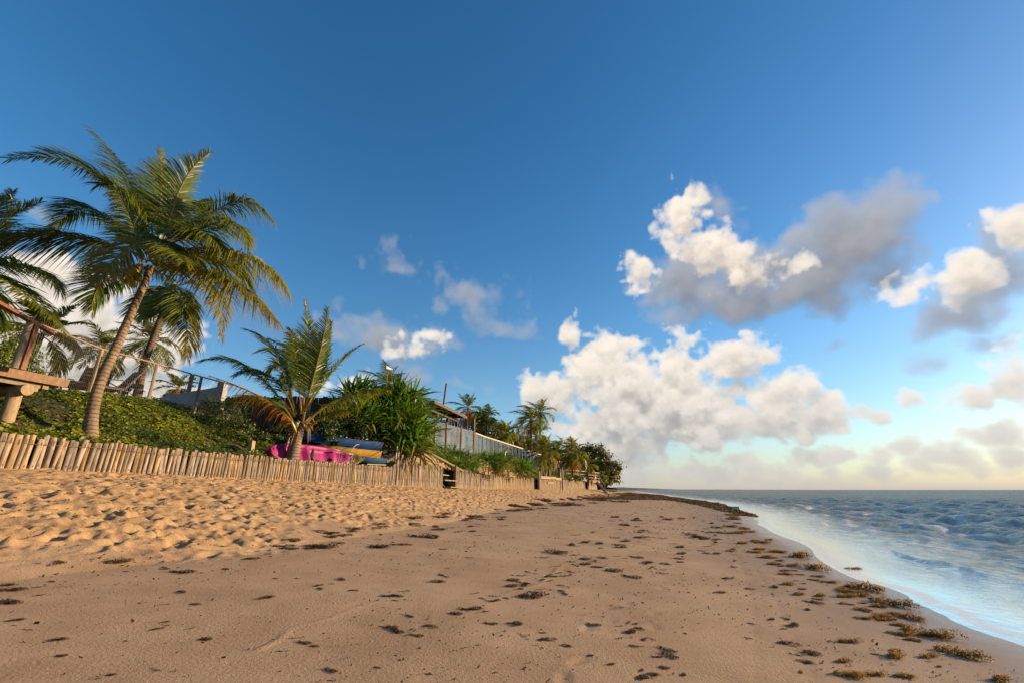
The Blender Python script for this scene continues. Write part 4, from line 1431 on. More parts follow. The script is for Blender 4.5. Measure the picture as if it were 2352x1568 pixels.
# ------------------------------------------------------------------ strap-leaved bushes
def rosette(name, seed, n=42, L=1.0, wid=.085, up=.55, age=.03, tint=(0, .8)):
    """long arching blades from one point, each creased and bent over"""
    r = np.random.default_rng(seed)
    a = np.arange(n) * 2.39996 + r.normal(0, .25, n)
    u = (np.arange(n) + .5) / n
    e = R(82) - R(115) * u ** 1.1 * (1.25 - up) + r.normal(0, .12, n)
    l = L * (.7 + .4 * np.sin(u * 2.6)) * r.uniform(.8, 1.15, n)
    h = np.stack([np.cos(a), np.sin(a), 0 * a], -1)
    upv = np.array((0, 0, 1.0))
    q = np.array((0, .22, .48, .74, 1.0))
    D = h * np.cos(e)[:, None] + upv * np.sin(e)[:, None]
    sag = r.uniform(.12, .62, n) * (1.15 - np.sin(e).clip(0, 1) * .55)
    kink = r.random(n) < .22
    C = D[:, None] * (l[:, None] * q[None])[..., None] + (h * .32 - upv)[:, None] * ((l * sag)[:, None] * (q ** 2.2)[None])[..., None]
    C += WIND[None, None] * (l[:, None] * .14 * (q ** 2)[None])[..., None]
    C[kink, 3] += (np.array((0, 0, -.10)) * L)
    C[kink, 4] += (np.array((0, 0, -.42)) * L)
    S = np.cross(h, upv)
    S = S + upv * r.normal(0, .35, n)[:, None]
    S /= np.linalg.norm(S, axis=1)[:, None]
    w = wid * r.uniform(.75, 1.2, n)
    wq = np.array((.8, 1.0, .92, .62, .02))
    crease = np.array((.12, .22, .20, .12, 0))
    nrm = np.cross(S, D)
    Lf = C - S[:, None] * (w[:, None] * wq[None])[..., None] / 2
    Rt = C + S[:, None] * (w[:, None] * wq[None])[..., None] / 2
    Md = C - nrm[:, None] * 0 - upv * (w[:, None] * crease[None])[..., None]
    V = np.stack([Lf, Md, Rt], 2).reshape(n, 15, 3)
    tri = []
    for k in range(4):
        for s in range(2):
            b = k * 3 + s
            tri += [(b, b + 1, b + 4), (b, b + 4, b + 3)]
    T = (np.arange(n)[:, None, None] * 15 + np.array(tri)[None]).reshape(-1, 3)
    tv = np.repeat(r.uniform(tint[0], tint[1], n), 15)
    av = np.repeat(np.where(r.random(n) < age, r.uniform(.5, 1, n), 0) + (u > .9) * r.random(n) * .7, 15)
    return mesh_np(name, V.reshape(-1, 3), T, M_PAND, True, {'tint': tv, 'age': np.clip(av, 0, 1), 'stem': np.zeros(n * 15)})


ros = [rosette('leaf_rosette', 60 + k, 54, 1.0) for k in range(5)]
ros_y = [rosette('leaf_rosette', 80 + k, 36, 1.0, .085, .55, .45, (.3, 1)) for k in range(2)]


def strap_bush(label, spots, L, group=None, name='screw_pine', meshes=None, seed=0):
    r = random.Random(seed)
    P = [Vector(at(x, y, Y)) for x, y, Y in spots]
    c = sum(P, Vector()) / len(P)
    base = Vector((c.x, c.y, float(dune(c.x, c.y))))
    root = tag(empty(name, base), label, 'bush', group)
    for k, p in enumerate(P):
        o = bpy.data.objects.new('leaf_rosette', r.choice(meshes or ros))
        s = L * r.uniform(.85, 1.2)
        o.scale = (s, s, s)
        o.location = p - base
        o.rotation_euler = (r.uniform(-.35, .35), r.uniform(-.35, .35), r.uniform(0, 6.3))
        link(o, root)
        g = Vector((p.x + r.uniform(-.2, .2), p.y + r.uniform(-.1, .2), float(dune(p.x, p.y)) - .1))
        if (p - g).length > .25:
            MB().tube([g - base, (g.lerp(p, .5) + Vector((r.uniform(-.06, .06), 0, 0))) - base, p - base], [.045, .038, .03], 6, True, .1, k).build('stem', M_FIBRE, root, True)
    return root


def zzC(x, y): return 337.5 + x / 13.07, 370 + y / 13.07


strap_bush('large dense strap-leaved bush behind the boats and the fence bend', [(*zzC(x, y), Y) for x, y, Y in (
    (180, 360, 21.6), (330, 300, 22.2), (520, 420, 22.4), (300, 520, 21.0), (120, 560, 20.8), (640, 420, 22.6), (760, 520, 22.0), (900, 470, 22.8), (1020, 560, 22.9),
    (1100, 700, 22.8), (1120, 860, 22.6), (980, 760, 22.2), (860, 680, 21.9), (700, 700, 21.7), (560, 640, 21.4), (430, 700, 20.9), (700, 900, 21.5), (860, 880, 21.9),
    (1010, 960, 22.2), (560, 880, 21.3), (420, 880, 21.2), (260, 740, 20.7), (80, 760, 20.6), (1060, 1060, 22.4), (900, 1060, 22.1), (760, 330, 23.0), (240, 920, 21.4), (960, 400, 23.2))], 1.5, seed=3)
strap_bush('leafy strap-leaved clump below the clear glass panels', [(*zz6(x, y), Y) for x, y, Y in (
    (540, 960, 30.2), (640, 940, 31.0), (720, 985, 31.4), (800, 975, 32.0), (860, 1020, 32.2), (600, 1010, 30.0), (700, 1050, 30.6), (780, 1060, 31.2), (500, 980, 29.6), (850, 1060, 31.6))], 1.05, seed=4)
strap_bush('strap-leaved clump in front of the first framed glass panes', [(*zz6(x, y), Y) for x, y, Y in (
    (940, 970, 34.5), (1010, 985, 35), (1080, 985, 35.6), (1150, 990, 36.2), (1200, 1000, 37), (980, 1010, 34.3), (1060, 1020, 35), (1140, 1030, 35.8), (1210, 980, 37.2))], 1.05, seed=5)
strap_bush('yellowing strap-leaved plant on the bare dune slope', [(*zz6(x, y), Y) for x, y, Y in ((1080, 1080, 35.2), (1130, 1060, 35.8), (1190, 1080, 36.5), (1100, 1110, 35.0))], 1.1, meshes=ros_y + ros[:1], seed=6)
strap_bush('dark upright strap-leaved clump left of the plank-topped panel', [(*zz6(x, y), Y) for x, y, Y in ((1320, 1050, 41), (1370, 1060, 42), (1340, 1090, 41), (1390, 1090, 42.2), (1300, 1100, 40.5))], 1.3, seed=7)


# ------------------------------------------------------------------ small-leaved growth
def leaves_np(P, Nrm, size, r, fold=.3, aspect=.75):
    """one folded four-point leaf at each place"""
    n = len(P)
    Nrm = Nrm / (np.linalg.norm(Nrm, axis=1)[:, None] + 1e-9)
    a = r.normal(0, 1, (n, 3))
    A = np.cross(Nrm, a)
    A /= np.linalg.norm(A, axis=1)[:, None] + 1e-9
    B = np.cross(Nrm, A)
    s = size[:, None]
    V = np.stack([P - A * s, P + B * s * aspect + Nrm * s * fold * .5, P + A * s * .95 - Nrm * s * .25, P - B * s * aspect + Nrm * s * fold * .5], 1)
    T = (np.arange(n)[:, None, None] * 4 + np.array([(0, 2, 1), (0, 3, 2)])[None]).reshape(-1, 3)
    return V.reshape(-1, 3), T


def leaf_obj(name, P, Nrm, size, r, mat, tint=(0, 1), age=.03, parent=None, kind=None, org=(0, 0, 0)):
    V, T = leaves_np(P - np.array(org), Nrm, size, r)
    n = len(P)
    tv = np.repeat(np.clip(r.uniform(tint[0], tint[1], n), 0, 1), 4)
    av = np.repeat(np.where(r.random(n) < age, r.uniform(.4, 1, n), 0), 4)
    o = obj(name, mesh_np(name, V, T, mat, False, {'tint': tv, 'age': av, 'stem': np.zeros(n * 4)}), parent)
    if kind: o['kind'] = kind
    return o


r = np.random.default_rng(21)
n = 110000
y = r.uniform(5.2, 18.2, n)
s = r.uniform(.05, 6.0, n)
keep = (s < np.interp(y, (5, 12, 15, 18.5), (6, 6, 4.2, 2.2))) & (r.random(n) < np.interp(s, (0, .3, 6), (.55, 1, .5)))
keep &= ~((y < 9.4) & (s > 2.4))
keep &= ~((y > 13.6) & (s > .25) & (s < 1.6))
y, s = y[keep], s[keep]
x = fence_X(y) - s
mound = fbm2(x * 1.9, y * 1.9, 3, .5, 9) 
z = dune(x, y) + r.random(len(x)) ** .6 * (.02 + .62 * np.clip(mound - .32, 0, 1)) * np.clip(s / .4, .25, 1)
Nn = np.stack([.35 + r.normal(0, .5, len(x)), -.2 + r.normal(0, .5, len(x)), np.ones(len(x))], -1)
big = .022 + .03 * r.random(len(x)) ** 1.5
patch = fbm2(x * .9 + 7, y * .9, 3, .5, 1)
bare = (fbm2(x * .55 + 3, y * .55, 3, .5, 4) > .60) & (r.random(len(x)) < .75)
big = big * (.7 + .9 * np.clip(patch * 1.6 - .4, 0, 1))
x, y, z, Nn, big, patch = x[~bare], y[~bare], z[~bare], Nn[~bare], big[~bare], patch[~bare]
V, T = leaves_np(np.stack([x, y, z], -1), Nn, big, r)
pa = np.clip((patch - .38) * 3.2, 0, 1)
dead = fbm2(x * 1.4, y * 1.4 + 9, 3, .5, 2) > .56
o = obj('creeping_vine', mesh_np('creeping_vine', V, T, M_VINE, False, {'tint': np.repeat(np.clip(pa * .75 + r.normal(.15, .18, len(x)), 0, 1), 4),
        'age': np.repeat(np.where(r.random(len(x)) < np.where(dead, .16, .03), r.uniform(.3, 1, len(x)), 0), 4), 'stem': np.repeat((r.random(len(x)) < np.where(dead, .22, .04)) * .9, 4)}))
o['kind'] = 'stuff'
tag(o, 'green creeping vine with yellow-flecked leaves covering the dune slope', 'ground cover')
# grass and young shoots along the fence head
n = 9000
y = np.concatenate([r.uniform(8.5, 19.8, n), r.uniform(44, 66, 3000)])
s = np.concatenate([r.uniform(.02, 1.3, n) ** 1.2, r.uniform(.1, 1.6, 3000)])
x = fence_X(y) - s
z = dune(x, y)
hgt = r.uniform(.03, .13, len(x)) * np.where(y > 40, 3, 1)
ln = r.normal(0, .5, (len(x), 2)) * hgt[:, None]
w = .006 + .004 * r.random(len(x)) + np.where(y > 40, .02, 0)
b0 = np.stack([x - w, y, z - .02], -1)
b1 = np.stack([x + w, y, z - .02], -1)
tp = np.stack([x + ln[:, 0], y + ln[:, 1], z + hgt], -1)
V = np.stack([b0, b1, tp], 1).reshape(-1, 3)
o = obj('grass', mesh_np('grass', V, np.arange(len(V)).reshape(-1, 3), M_VINE, False, {'tint': np.repeat(r.random(len(x)), 3), 'age': np.repeat((r.random(len(x)) < .1) * .6, 3), 'stem': np.zeros(len(V))}))
tag(o, 'short grass growing along the top of the stake fence', 'grass', kind='stuff')


def shrub(label, blobs, n, size, seed, mat=None, tint=(0, .8), age=.02, name='shrub', cat='shrub', trunkp=None, shell=.55, sky_gap=.0):
    """leaves gathered in uneven clumps through several rounded masses"""
    r = np.random.default_rng(seed)
    B = [(np.array(at(px, py, Y)), np.array(rad)) for px, py, Y, rad in blobs]
    c = np.mean([b for b, _ in B], 0)
    gz = float(dune(c[0], c[1]))
    base = Vector((c[0], c[1], gz))
    root = tag(empty(name, base), label, cat)
    P, N = [], []
    vol = np.array([np.prod(q) ** .67 for _, q in B])
    for (b, q), k in zip(B, (vol / vol.sum() * n).astype(int)):
        nc_ = max(5, k // 70)
        d = r.normal(0, 1, (nc_, 3))
        d /= np.linalg.norm(d, axis=1)[:, None]
        cc_ = d * (shell + (1 - shell) * r.random(nc_) ** .5)[:, None]
        idx = r.integers(0, nc_, k)
        pp = cc_[idx] + r.normal(0, .16, (k, 3))
        P.append(b + pp * q)
        N.append(pp / np.maximum(np.linalg.norm(pp, axis=1)[:, None], .2) + r.normal(0, .6, (k, 3)) + np.array((.15, 0, .5)))
    P, N = np.concatenate(P), np.concatenate(N)
    keep = P[:, 2] > gz - .1
    P, N = P[keep], N[keep]
    leaf_obj('crown', P, N, size * r.uniform(.6, 1.25, len(P)), r, mat or M_SHRUB, tint, age, root, None, base)
    rs = random.Random(seed)
    for k, (b, q) in enumerate(B):
        e = Vector(b)
        mb = MB()
        if trunkp:
            mb.tube([Vector(trunkp) - base, Vector(trunkp).lerp(e, .5) + Vector((rs.uniform(-.3, .3), 0, rs.uniform(0, .3))) - base, e - base], [.16, .1, .04], 6, True, .1, k)
        else:
            mb.tube([Vector((b[0], b[1], gz - .1)) - base, e - base, e + Vector((rs.uniform(-.2, .2), 0, q[2] * .7)) - base], [.03, .02, .008], 5, True, .1, k)
        mb.build('trunk' if k == 0 else 'branch', M_TRUNK2, root, True)
    return root


shrub('dense round hedge bush behind the deck railing at far left', [(2, 352, 10.8, (.75, .7, .75)), (14, 360, 11.0, (.45, .5, .6)), (-18, 350, 10.6, (.8, .7, .8)), (20, 372, 11.2, (.5, .5, .5)), (28, 378, 11.5, (.4, .4, .35))], 9000, .032, 51, M_VINE, (0, .7), .01, 'hedge_bush', 'bush')
shrub('thin twiggy shrub beside the dark lounger', [(128, 391, 13.4, (.32, .3, .26)), (134, 396, 13.5, (.3, .3, .2)), (124, 386, 13.4, (.15, .2, .2))], 700, .035, 52, M_SHRUB, (.2, .8))
shrub('dark shaded shrub below the grey wall', [(166, 410, 14.6, (.5, .4, .28)), (180, 415, 14.8, (.5, .4, .3)), (192, 421, 15, (.45, .4, .32)), (203, 416, 15.4, (.4, .4, .4))], 5200, .038, 53)
shrub('dark shrub in the shade at the foot of the dark palisade', [(212, 411, 16.4, (.5, .4, .55)), (224, 420, 16.2, (.6, .5, .5)), (238, 430, 15.9, (.6, .5, .42)), (252, 437, 15.8, (.55, .5, .36)), (232, 410, 17.2, (.6, .4, .5)), (264, 441, 16.3, (.6, .4, .35))], 9000, .036, 54)
shrub('low dark undergrowth behind the short young palm', [(282, 437, 17.6, (.6, .4, .5)), (315, 430, 18.6, (.9, .4, .7)), (345, 425, 19.6, (.9, .4, .8)), (300, 425, 19.2, (.8, .3, .6)), (330, 438, 18.3, (.6, .4, .4))], 7000, .045, 55)
shrub('broad tree with red-tinged leaves at the end of the beach fence', [(594, 458, 82, (2.6, 2, 2.4)), (603, 466, 82, (3.0, 2.2, 2.4)), (611, 471, 82, (2.2, 2, 1.5)), (599, 474, 81, (2.8, 2, 2.0)), (590, 468, 84, (3, 2, 2.6)), (607, 478, 80, (1.8, 2, 1.4)), (586, 456, 86, (2.2, 2, 2.2)), (615, 468, 82, (1.0, .8, .5))], 12000, .21, 56, M_GRAPE, (0, 1), .28, 'sea_grape_tree', 'tree', at(606, 487, 79))
shrub('dark green tree mass behind the start of the glass fence', [(478, 428, 66, (2.6, 2, 2.6)), (492, 434, 66, (3.0, 2, 2.2)), (505, 440, 68, (2.6, 2, 2))], 6000, .17, 57, M_SHRUB, (.1, 1), .02, 'tree', 'tree', at(488, 450, 66))
shrub('dark green tree mass behind the far glass panes', [(548, 455, 84, (3, 2, 2)), (560, 458, 84, (3, 2, 2.2)), (572, 461, 86, (3, 2, 2)), (535, 451, 84, (3, 2, 2.2)), (522, 448, 82, (3, 2, 2.2))], 7500, .18, 58, M_SHRUB, (0, .8), .02, 'tree', 'tree', at(555, 470, 84))
shrub('pale green low bush behind the far railing', [(563, 476, 58, (1.2, .8, .55)), (553, 474, 57, (1.0, .8, .5)), (575, 477, 61, (1.2, .8, .5)), (597, 477, 72, (1.4, .8, .9))], 3500, .10, 59, M_VINE, (.2, 1), .02)

# ================================================================== built things
def board(parent, a, b, w, h, mat=None, name='plank', up=(0, 0, 1)):
    return MB().bar(a, b, w, h, up).build(name, mat or M_BROWN, parent)


# ------------------------------------------------------------------ timber deck at the left edge
fd = (Vector((float(fence_X(9.3) - fence_X(8.2)), 1.1, 0))).normalized()      # along the beach
fo = Vector((fd.y, -fd.x, 0))                                                # towards the sea
E = at(64, 381, 9.3)                                                         # seaward far corner of the floor
E.z = 3.44
dk = tag(empty('timber_deck', (E.x, E.y, 2.6)), 'raised timber deck on round log legs at the left edge', 'deck')
org = Vector((E.x, E.y, 2.6))
far_ = [0.0]
for k in range(24):                                                         # floor boards, laid square to the beach edge
    q = E - org - fd * (.075 + k * .148)
    board(dk, q + fo * .0, q - fo * 3.2, .14, .045, M_BROWN, 'floor_board')
board(dk, E - org + fo * .035 - Vector((0, 0, .03)) + fd * .06, E - org + fo * .035 - fd * 3.6 - Vector((0, 0, .03)), .05, .17, M_BROWN, 'edge_board')
for k in range(3):
    z = -.10 - k * .075
    i = .10 + k * .12
    q = E - org + Vector((0, 0, z)) - fd * (.10 + k * .16)
    board(dk, q - fo * .03, q - fo * 3.1, .10, .07, M_PALE if k == 0 else M_GREYWOOD, 'joist')
for k in range(5):
    q = E - org + Vector((0, 0, -.14)) - fo * (.10 + k * .55) - fd * .30
    board(dk, q, q - fd * 3.2, .07, .14, M_GREYWOOD, 'joist')
for k, (dy, ext) in enumerate(((.62, .12), (2.5, .12))):
    q = E - org - fd * dy + Vector((0, 0, -.30))
    MB().tube([q + fo * ext, q - fo * 3.0], [.11, .11], 12, True, .02, k).build('log_beam', M_PALE, dk, True)
    for j, ins in enumerate((.18, 1.3, 2.6)):
        g = q - fo * ins
        gz = float(dune(*(g + org).xy)) - .2 - org.z
        MB().tube([Vector((g.x, g.y, gz)), Vector((g.x, g.y, (gz + g.z) / 2)), Vector((g.x, g.y, g.z))], [.125, .12, .115], 12, True, .02, j).build('log_leg', M_PALE, dk, True)
# railing
PA, PB = at(13, 370, 8.28), at(28, 324, 8.28)
top = 4.36
for k, (px, Y, mt) in enumerate(((13, 8.25, M_GREYWOOD), (20, 8.35, M_REDWOOD))):
    a = at(px, 371, Y)
    a.z = 3.46
    b_ = Vector((a.x, a.y, top))
    if k == 0:
        MB().tube([a - org, b_ - org], .055, 10, True, .03, 3).build('rail_post', mt, dk, True)
    else:
        board(dk, a - org, b_ - org, .085, .085, mt, 'rail_post', (0, 1, 0))
ra = at(-22, 309, 7.0)
rb = at(54, 327, 8.95)
ra.z = rb.z = top + .03
d_ = (rb - ra).normalized()
board(dk, ra - org - d_ * 2, rb - org, .10, .055, M_REDWOOD, 'hand_rail')
a = at(17, 371, 8.5)
b_ = Vector((a.x, a.y, top))
a.z = 3.46
board(dk, a - org, b_ - org, .03, .10, M_DARKWOOD, 'rail_post', (0, 1, 0))

# ------------------------------------------------------------------ wire mesh fence along the dune top
mf = tag(empty('wire_mesh_fence', (0, 0, 0)), 'thin wire mesh fence with slim posts along the top of the green slope', 'fence')
posts = [(95, 9.9, 8.95), (86, 11.5, 0), (144.6, 13.0, 0), (192.7, 14.6, 0)]
TOPS = [at(36, 332, 9.6), at(102, 349.5, 11.5), at(157.5, 363, 13.0), at(202, 375, 14.6), at(246, 386.5, 16.4)]
tz = 4.83
for p in TOPS:
    p.z = tz
TOPS.insert(0, TOPS[0] + (TOPS[0] - TOPS[1]) * .2)
for k, p in enumerate(TOPS[2:5]):
    g = Vector((p.x - .02, p.y, float(dune(p.x, p.y)) - .2))
    MB().tube([g, g.lerp(p, .5) + Vector((.012, 0, 0)), p], [.05, .046, .042], 8, True, .05, k).build('post', (M_PALE, M_GREYWOOD, M_GREYWOOD)[k], mf, True)
q = TOPS[2] + Vector((.14, .05, -.18))
MB().tube([Vector((q.x, q.y, float(dune(q.x, q.y)) - .2)), q], .035, 8).build('post', M_BROWN, mf, True)
MB().tube(TOPS, .022, 7, True, .1, 2).build('top_rail', M_PALE, mf, True)
mb = MB()
A = [p.copy() for p in TOPS]
seglen = [0]
for a, b_ in zip(A[:-1], A[1:]):
    seglen.append(seglen[-1] + (b_ - a).length)


def along(s):
    k = max(0, min(len(A) - 2, int(np.searchsorted(seglen, s)) - 1))
    return A[k].lerp(A[k + 1], (s - seglen[k]) / (seglen[k + 1] - seglen[k]))


z = -1.25
while z <= .14:
    mb.tube([p + Vector((0, 0, z)) for p in A], .0016, 3, False)
    z += .10
s = 0
while s < seglen[-1]:
    p = along(s)
    mb.tube([p + Vector((0, 0, -1.25)), p + Vector((0, 0, .14))], .0013, 3, False)
    s += .055
me = mb.build('wire_mesh', M_WIRE, mf)
me['kind'] = 'stuff'

# ------------------------------------------------------------------ loungers behind the mesh
M_WICKER = simple('dark_wicker', (.035, .022, .017), .6, .4, 9.0, .006, 60)


def lounger(label, p, ang, bh):
    t = tag(empty('sun_lounger', p, ang), label, 'sun lounger')
    mb = MB()
    for k in range(9):
        mb.box((0, .05 + k * .125, .30), (.62, .11, .03))
    mb.build('seat', M_WICKER, t)
    mb = MB()
    for k in range(7):
        mb.box((0, -.02 - k * .05, .34 + k * bh / 7), (.62, .035, bh / 7 * .86), Matrix.Rotation(.45, 3, 'X'))
    mb.build('backrest', M_WICKER, t)
    for sx_ in (-1, 1):
        MB().bar((sx_ * .32, -.02, .30), (sx_ * .32, 1.2, .30), .03, .07).build('side_rail', M_WICKER, t)
        MB().bar((sx_ * .32, -.02, .30), (sx_ * .32, -.40, .34 + bh), .03, .05).build('back_rail', M_WICKER, t)
        for yy in (.05, 1.1):
            MB().bar((sx_ * .32, yy, -.1), (sx_ * .32, yy, .30), .04, .04, (0, 1, 0)).build('leg', M_WICKER, t)
        MB().tube([(sx_ * .36, -.1, .45), (sx_ * .36, .1, .54), (sx_ * .36, .4, .50), (sx_ * .36, .5, .30)], .015, 6).build('armrest', M_WICKER, t, True)
    return t


p = at(89, 391, 12.3)
lounger('dark wicker lounger just left of the leaning palm trunk', (p.x, p.y, float(dune(p.x, p.y)) - .02), R(205), .72)
p = at(116, 398, 12.5)
lounger('dark wicker lounger just right of the leaning palm trunk', (p.x, p.y, float(dune(p.x, p.y)) - .02), R(150), .62)

# ------------------------------------------------------------------ rendered wall with a broken edge
M_WALL = simple('old_render', (.30, .29, .28), .9, .22, 1.6, .006, 30)
W1, W2 = at(138, 397, 20.2), at(221, 384, 17.4)
W1.z = W2.z = 5.12
wl = tag(empty('masonry_wall', (W1.x, W1.y, 2.6)), 'plain grey rendered wall in shade beyond the wire mesh', 'wall')
dirw = (W2 - W1).normalized()
nw = Vector((dirw.y, -dirw.x, 0))
mb = MB()
seg = 14
V, F_ = [], []
rs = random.Random(4)
for i in range(seg + 1):
    q = W1.lerp(W2, i / seg)
    zt = 5.12 + rs.uniform(-.03, .03) - .10 * (1 - i / seg)
    for s_ in (-.09, .09):
        V += [Vector((q.x, q.y, 2.0)) + nw * s_, Vector((q.x, q.y, zt)) + nw * s_]
for i in range(seg):
    a = i * 4
    F_ += [(a, a + 4, a + 5, a + 1), (a + 2, a + 3, a + 7, a + 6), (a + 1, a + 5, a + 7, a + 3), (a, a + 2, a + 6, a + 4)]
F_ += [(0, 1, 3, 2), (seg * 4, seg * 4 + 2, seg * 4 + 3, seg * 4 + 1)]
mb.add([v - wl.location for v in V], F_)
mb.build('wall_face', M_WALL, wl)
q = W2 + dirw * .12 - wl.location
MB().box((q.x, q.y, 1.15), (.26, .26, 3.0)).build('pillar', M_WALL, wl)
q = W1.lerp(W2, .52) + nw * .13 - wl.location
MB().box((q.x, q.y, 1.62), (.30, .06, .42)).build('vent', M_REDWOOD, wl)

# pole with two small cameras in front of the wall
p = at(192.5, 374, 22.5)
b0 = Vector((p.x - .05, p.y, 2.8))
cp = tag(empty('camera_pole', b0), 'brown pole carrying two small security cameras above the grey wall', 'pole')
MB().tube([(0, 0, 0), p - b0], .10, 9, True, .03, 1).build('pole', M_BROWN, cp, True)
for k, (dx, dz) in enumerate(((.28, -.25), (.26, -.62))):
    MB().tube([p - b0 + Vector((.05, -.05, dz + .1)), p - b0 + Vector((dx, -.1, dz))], .02, 6).build('bracket', M_WIRE, cp)
    MB().tube([p - b0 + Vector((dx - .08, -.1, dz + .02)), p - b0 + Vector((dx + .14, -.2, dz - .02))], .06, 9).build('camera_head', M_WALL, cp, True)
MB().tube([p - b0 + Vector((-.12, -.02, -.1)), p - b0 + Vector((-.2, -.02, -.7)), p - b0 + Vector((-.1, -.02, -1.4))], .012, 5).build('cable', M_DARKWOOD, cp)

# ------------------------------------------------------------------ dark palisade that closes off the plot
pl = tag(empty('tall_palisade', (0, 0, 0)), 'tall dark palisade of close-set poles in shade behind the short young palm', 'fence')
A_, B_ = at(226, 393.5, 20.3), at(346, 393, 20.3)
A_.z = B_.z = 5.28
nn = int((B_ - A_).length / .105)
pal_m = [MB().tube([(0, 0, 0), (.01, 0, 1.4), (0, 0, 2.75)], [.066, .064, .060], 7, True, .05, k).mesh('pole', M_DARKWOOD, True) for k in range(4)]
rs = random.Random(9)
for k in range(nn):
    q = A_.lerp(B_, k / nn)
    o = bpy.data.objects.new('pole', pal_m[rs.randrange(4)])
    o.location = (q.x, q.y + rs.uniform(-.015, .015), q.z - 2.75 + rs.uniform(-.05, .04))
    o.rotation_euler = (0, rs.uniform(-.015, .015), rs.uniform(0, 6))
    link(o, pl)
for z in (-.35, -1.5):
    MB().bar(A_ + Vector((0, .08, z)), B_ + Vector((0, .08, z)), .06, .10).build('rail', M_DARKWOOD, pl)

# ------------------------------------------------------------------ kayaks and boats
def plastic(name, col, rough=.38, var=.12, col2=None):
    return simple(name, col, rough, var, 2.2, .002, 22, spec=.2, col2=col2)


M_PINK = plastic('pink_plastic', (.26, .020, .115), .5, .25)
M_PINKD = plastic('magenta_plastic', (.16, .008, .055), .4, .15)
M_OLIVE = plastic('olive_camouflage_plastic', (.075, .038, .018), .42, .6, (.19, .15, .045))
M_BLUE = plastic('blue_plastic', (.003, .030, .115), .55, .3)
M_YELLOW = plastic('yellow_plastic', (.32, .17, .018), .45, .2)
M_SKYBLUE = plastic('pale_blue_plastic', (.012, .06, .12), .5, .25)
M_BLACK = simple('black_webbing', (.012, .012, .013), .7, .3, 12)


def kayak(name, label, P, Q, tilt, mat, matd, beam=.78, full=True):
    """sit-on-top kayak from stern P to bow Q, deck turned towards the sea by tilt"""
    P, Q = Vector(P), Vector(Q)
    L = (Q - P).length
    ax = (Q - P).normalized()
    side = Vector((0, 0, 1))
    out = Vector((ax.y, -ax.x, 0)).normalized()
    dn = (out * math.cos(tilt) + Vector((0, 0, 1)) * math.sin(tilt)).normalized()   # deck normal
    wv = dn.cross(ax).normalized()                                                  # across the beam
    if wv.z < 0:
        wv = -wv
    org_ = P.lerp(Q, .5)
    root = tag(empty(name, org_), label, 'kayak')
    NS, NC = 44, 13
    V, F_ = [], []

    def half(t):
        return beam / 2 * max(0.0, 1 - abs(t) ** 2.4) ** .62 + .012

    def well(t):
        w = 0.0
        for c_, h_ in ((-.34, .26), (.22, .26)):
            w = max(w, min(1, max(0, (h_ - abs(t - c_)) / .05)))
        for c_, h_ in ((-.80, .12), (.74, .13)):
            w = max(w, .55 * min(1, max(0, (h_ - abs(t - c_)) / .04)))
        return w
    for i in range(NS + 1):
        t = -1 + 2 * i / NS
        b = half(t)
        rock = .12 * abs(t) ** 3
        crown = .05 + .07 * abs(t) ** 1.5
        ring = []
        for k in range(NC):                        # deck from one gunwale to the other
            u = -1 + 2 * k / (NC - 1)
            h_ = crown * (1 - u * u) + rock
            wl_ = well(t) * min(1, max(0, (.74 - abs(u)) / .12)) * min(1, b / .25)
            h_ -= wl_ * (.15 + .02 * math.sin(t * 60) * (abs(u) < .6))
            ring.append((u * b, h_))
        for k in range(1, NC - 1):                 # hull back underneath
            u = 1 - 2 * k / (NC - 1)
            ring.append((u * b, rock - .24 * (1 - abs(u) ** 2.6) * min(1, b / .2) ** .6 + .015 * math.cos(u * 9)))
        V += [ax * (t * L / 2) + wv * a + dn * c_ for a, c_ in ring]
    n_ = NC + NC - 2
    for i in range(NS):
        for k in range(n_):
            k2 = (k + 1) % n_
            F_.append((i * n_ + k, i * n_ + k2, (i + 1) * n_ + k2, (i + 1) * n_ + k))
    F_.append(tuple(range(n_)))
    F_.append(tuple(NS * n_ + k for k in reversed(range(n_))))
    me = bpy.data.meshes.new('hull')
    me.from_pydata([tuple(v) for v in V], [], F_)
    bm = bmesh.new()
    bm.from_mesh(me)
    bmesh.ops.recalc_face_normals(bm, faces=bm.faces)
    bm.to_mesh(me)
    bm.free()
    me.polygons.foreach_set('use_smooth', [True] * len(me.polygons))
    me.materials.append(mat)
    obj('hull', me, root)
    if full:
        def pt(t, u, h_):
            return ax * (t * L / 2) + wv * (u * half(t)) + dn * (h_ + .12 * abs(t) ** 3)
        for t in (.02, .50):                       # black seat backs in the cockpits
            mb = MB()
            mb.tube([pt(t, .52, .12), pt(t + .03, .30, .02), pt(t + .02, .0, -.03), pt(t - .02, -.25, -.02), pt(t - .01, -.45, .06)], [.015, .05, .07, .06, .02], 7)
            mb.build('seat_back', M_BLACK, root, True)
        mb = MB()
        for k in range(4):                         # elastic lacing over the bow well
            a, b = .62 + k * .06, .68 + k * .06
            mb.tube([pt(a, .55, .06), pt(b, -.55, .06)], .007, 5)
            mb.tube([pt(a, -.55, .06), pt(b, .55, .06)], .007, 5)
        ht_ = MB().bar(pt(.74, .42, -.02), pt(.74, -.42, -.02), .36, .012, tuple(dn)).build('hatch', matd, root)
        mb.build('lacing', M_BLACK, ht_)
        MB().bar(pt(-.80, .40, -.02), pt(-.80, -.40, -.02), .34, .012, tuple(dn)).build('hatch', matd, root)
        MB().tube([pt(.93, .18, .10), pt(.95, .0, .16), pt(.93, -.18, .10)], .014, 6).build('carry_handle', M_BLACK, root)
        MB().tube([pt(-.93, .18, .10), pt(-.95, .0, .16), pt(-.93, -.18, .10)], .014, 6).build('carry_handle', M_BLACK, root)
    return root


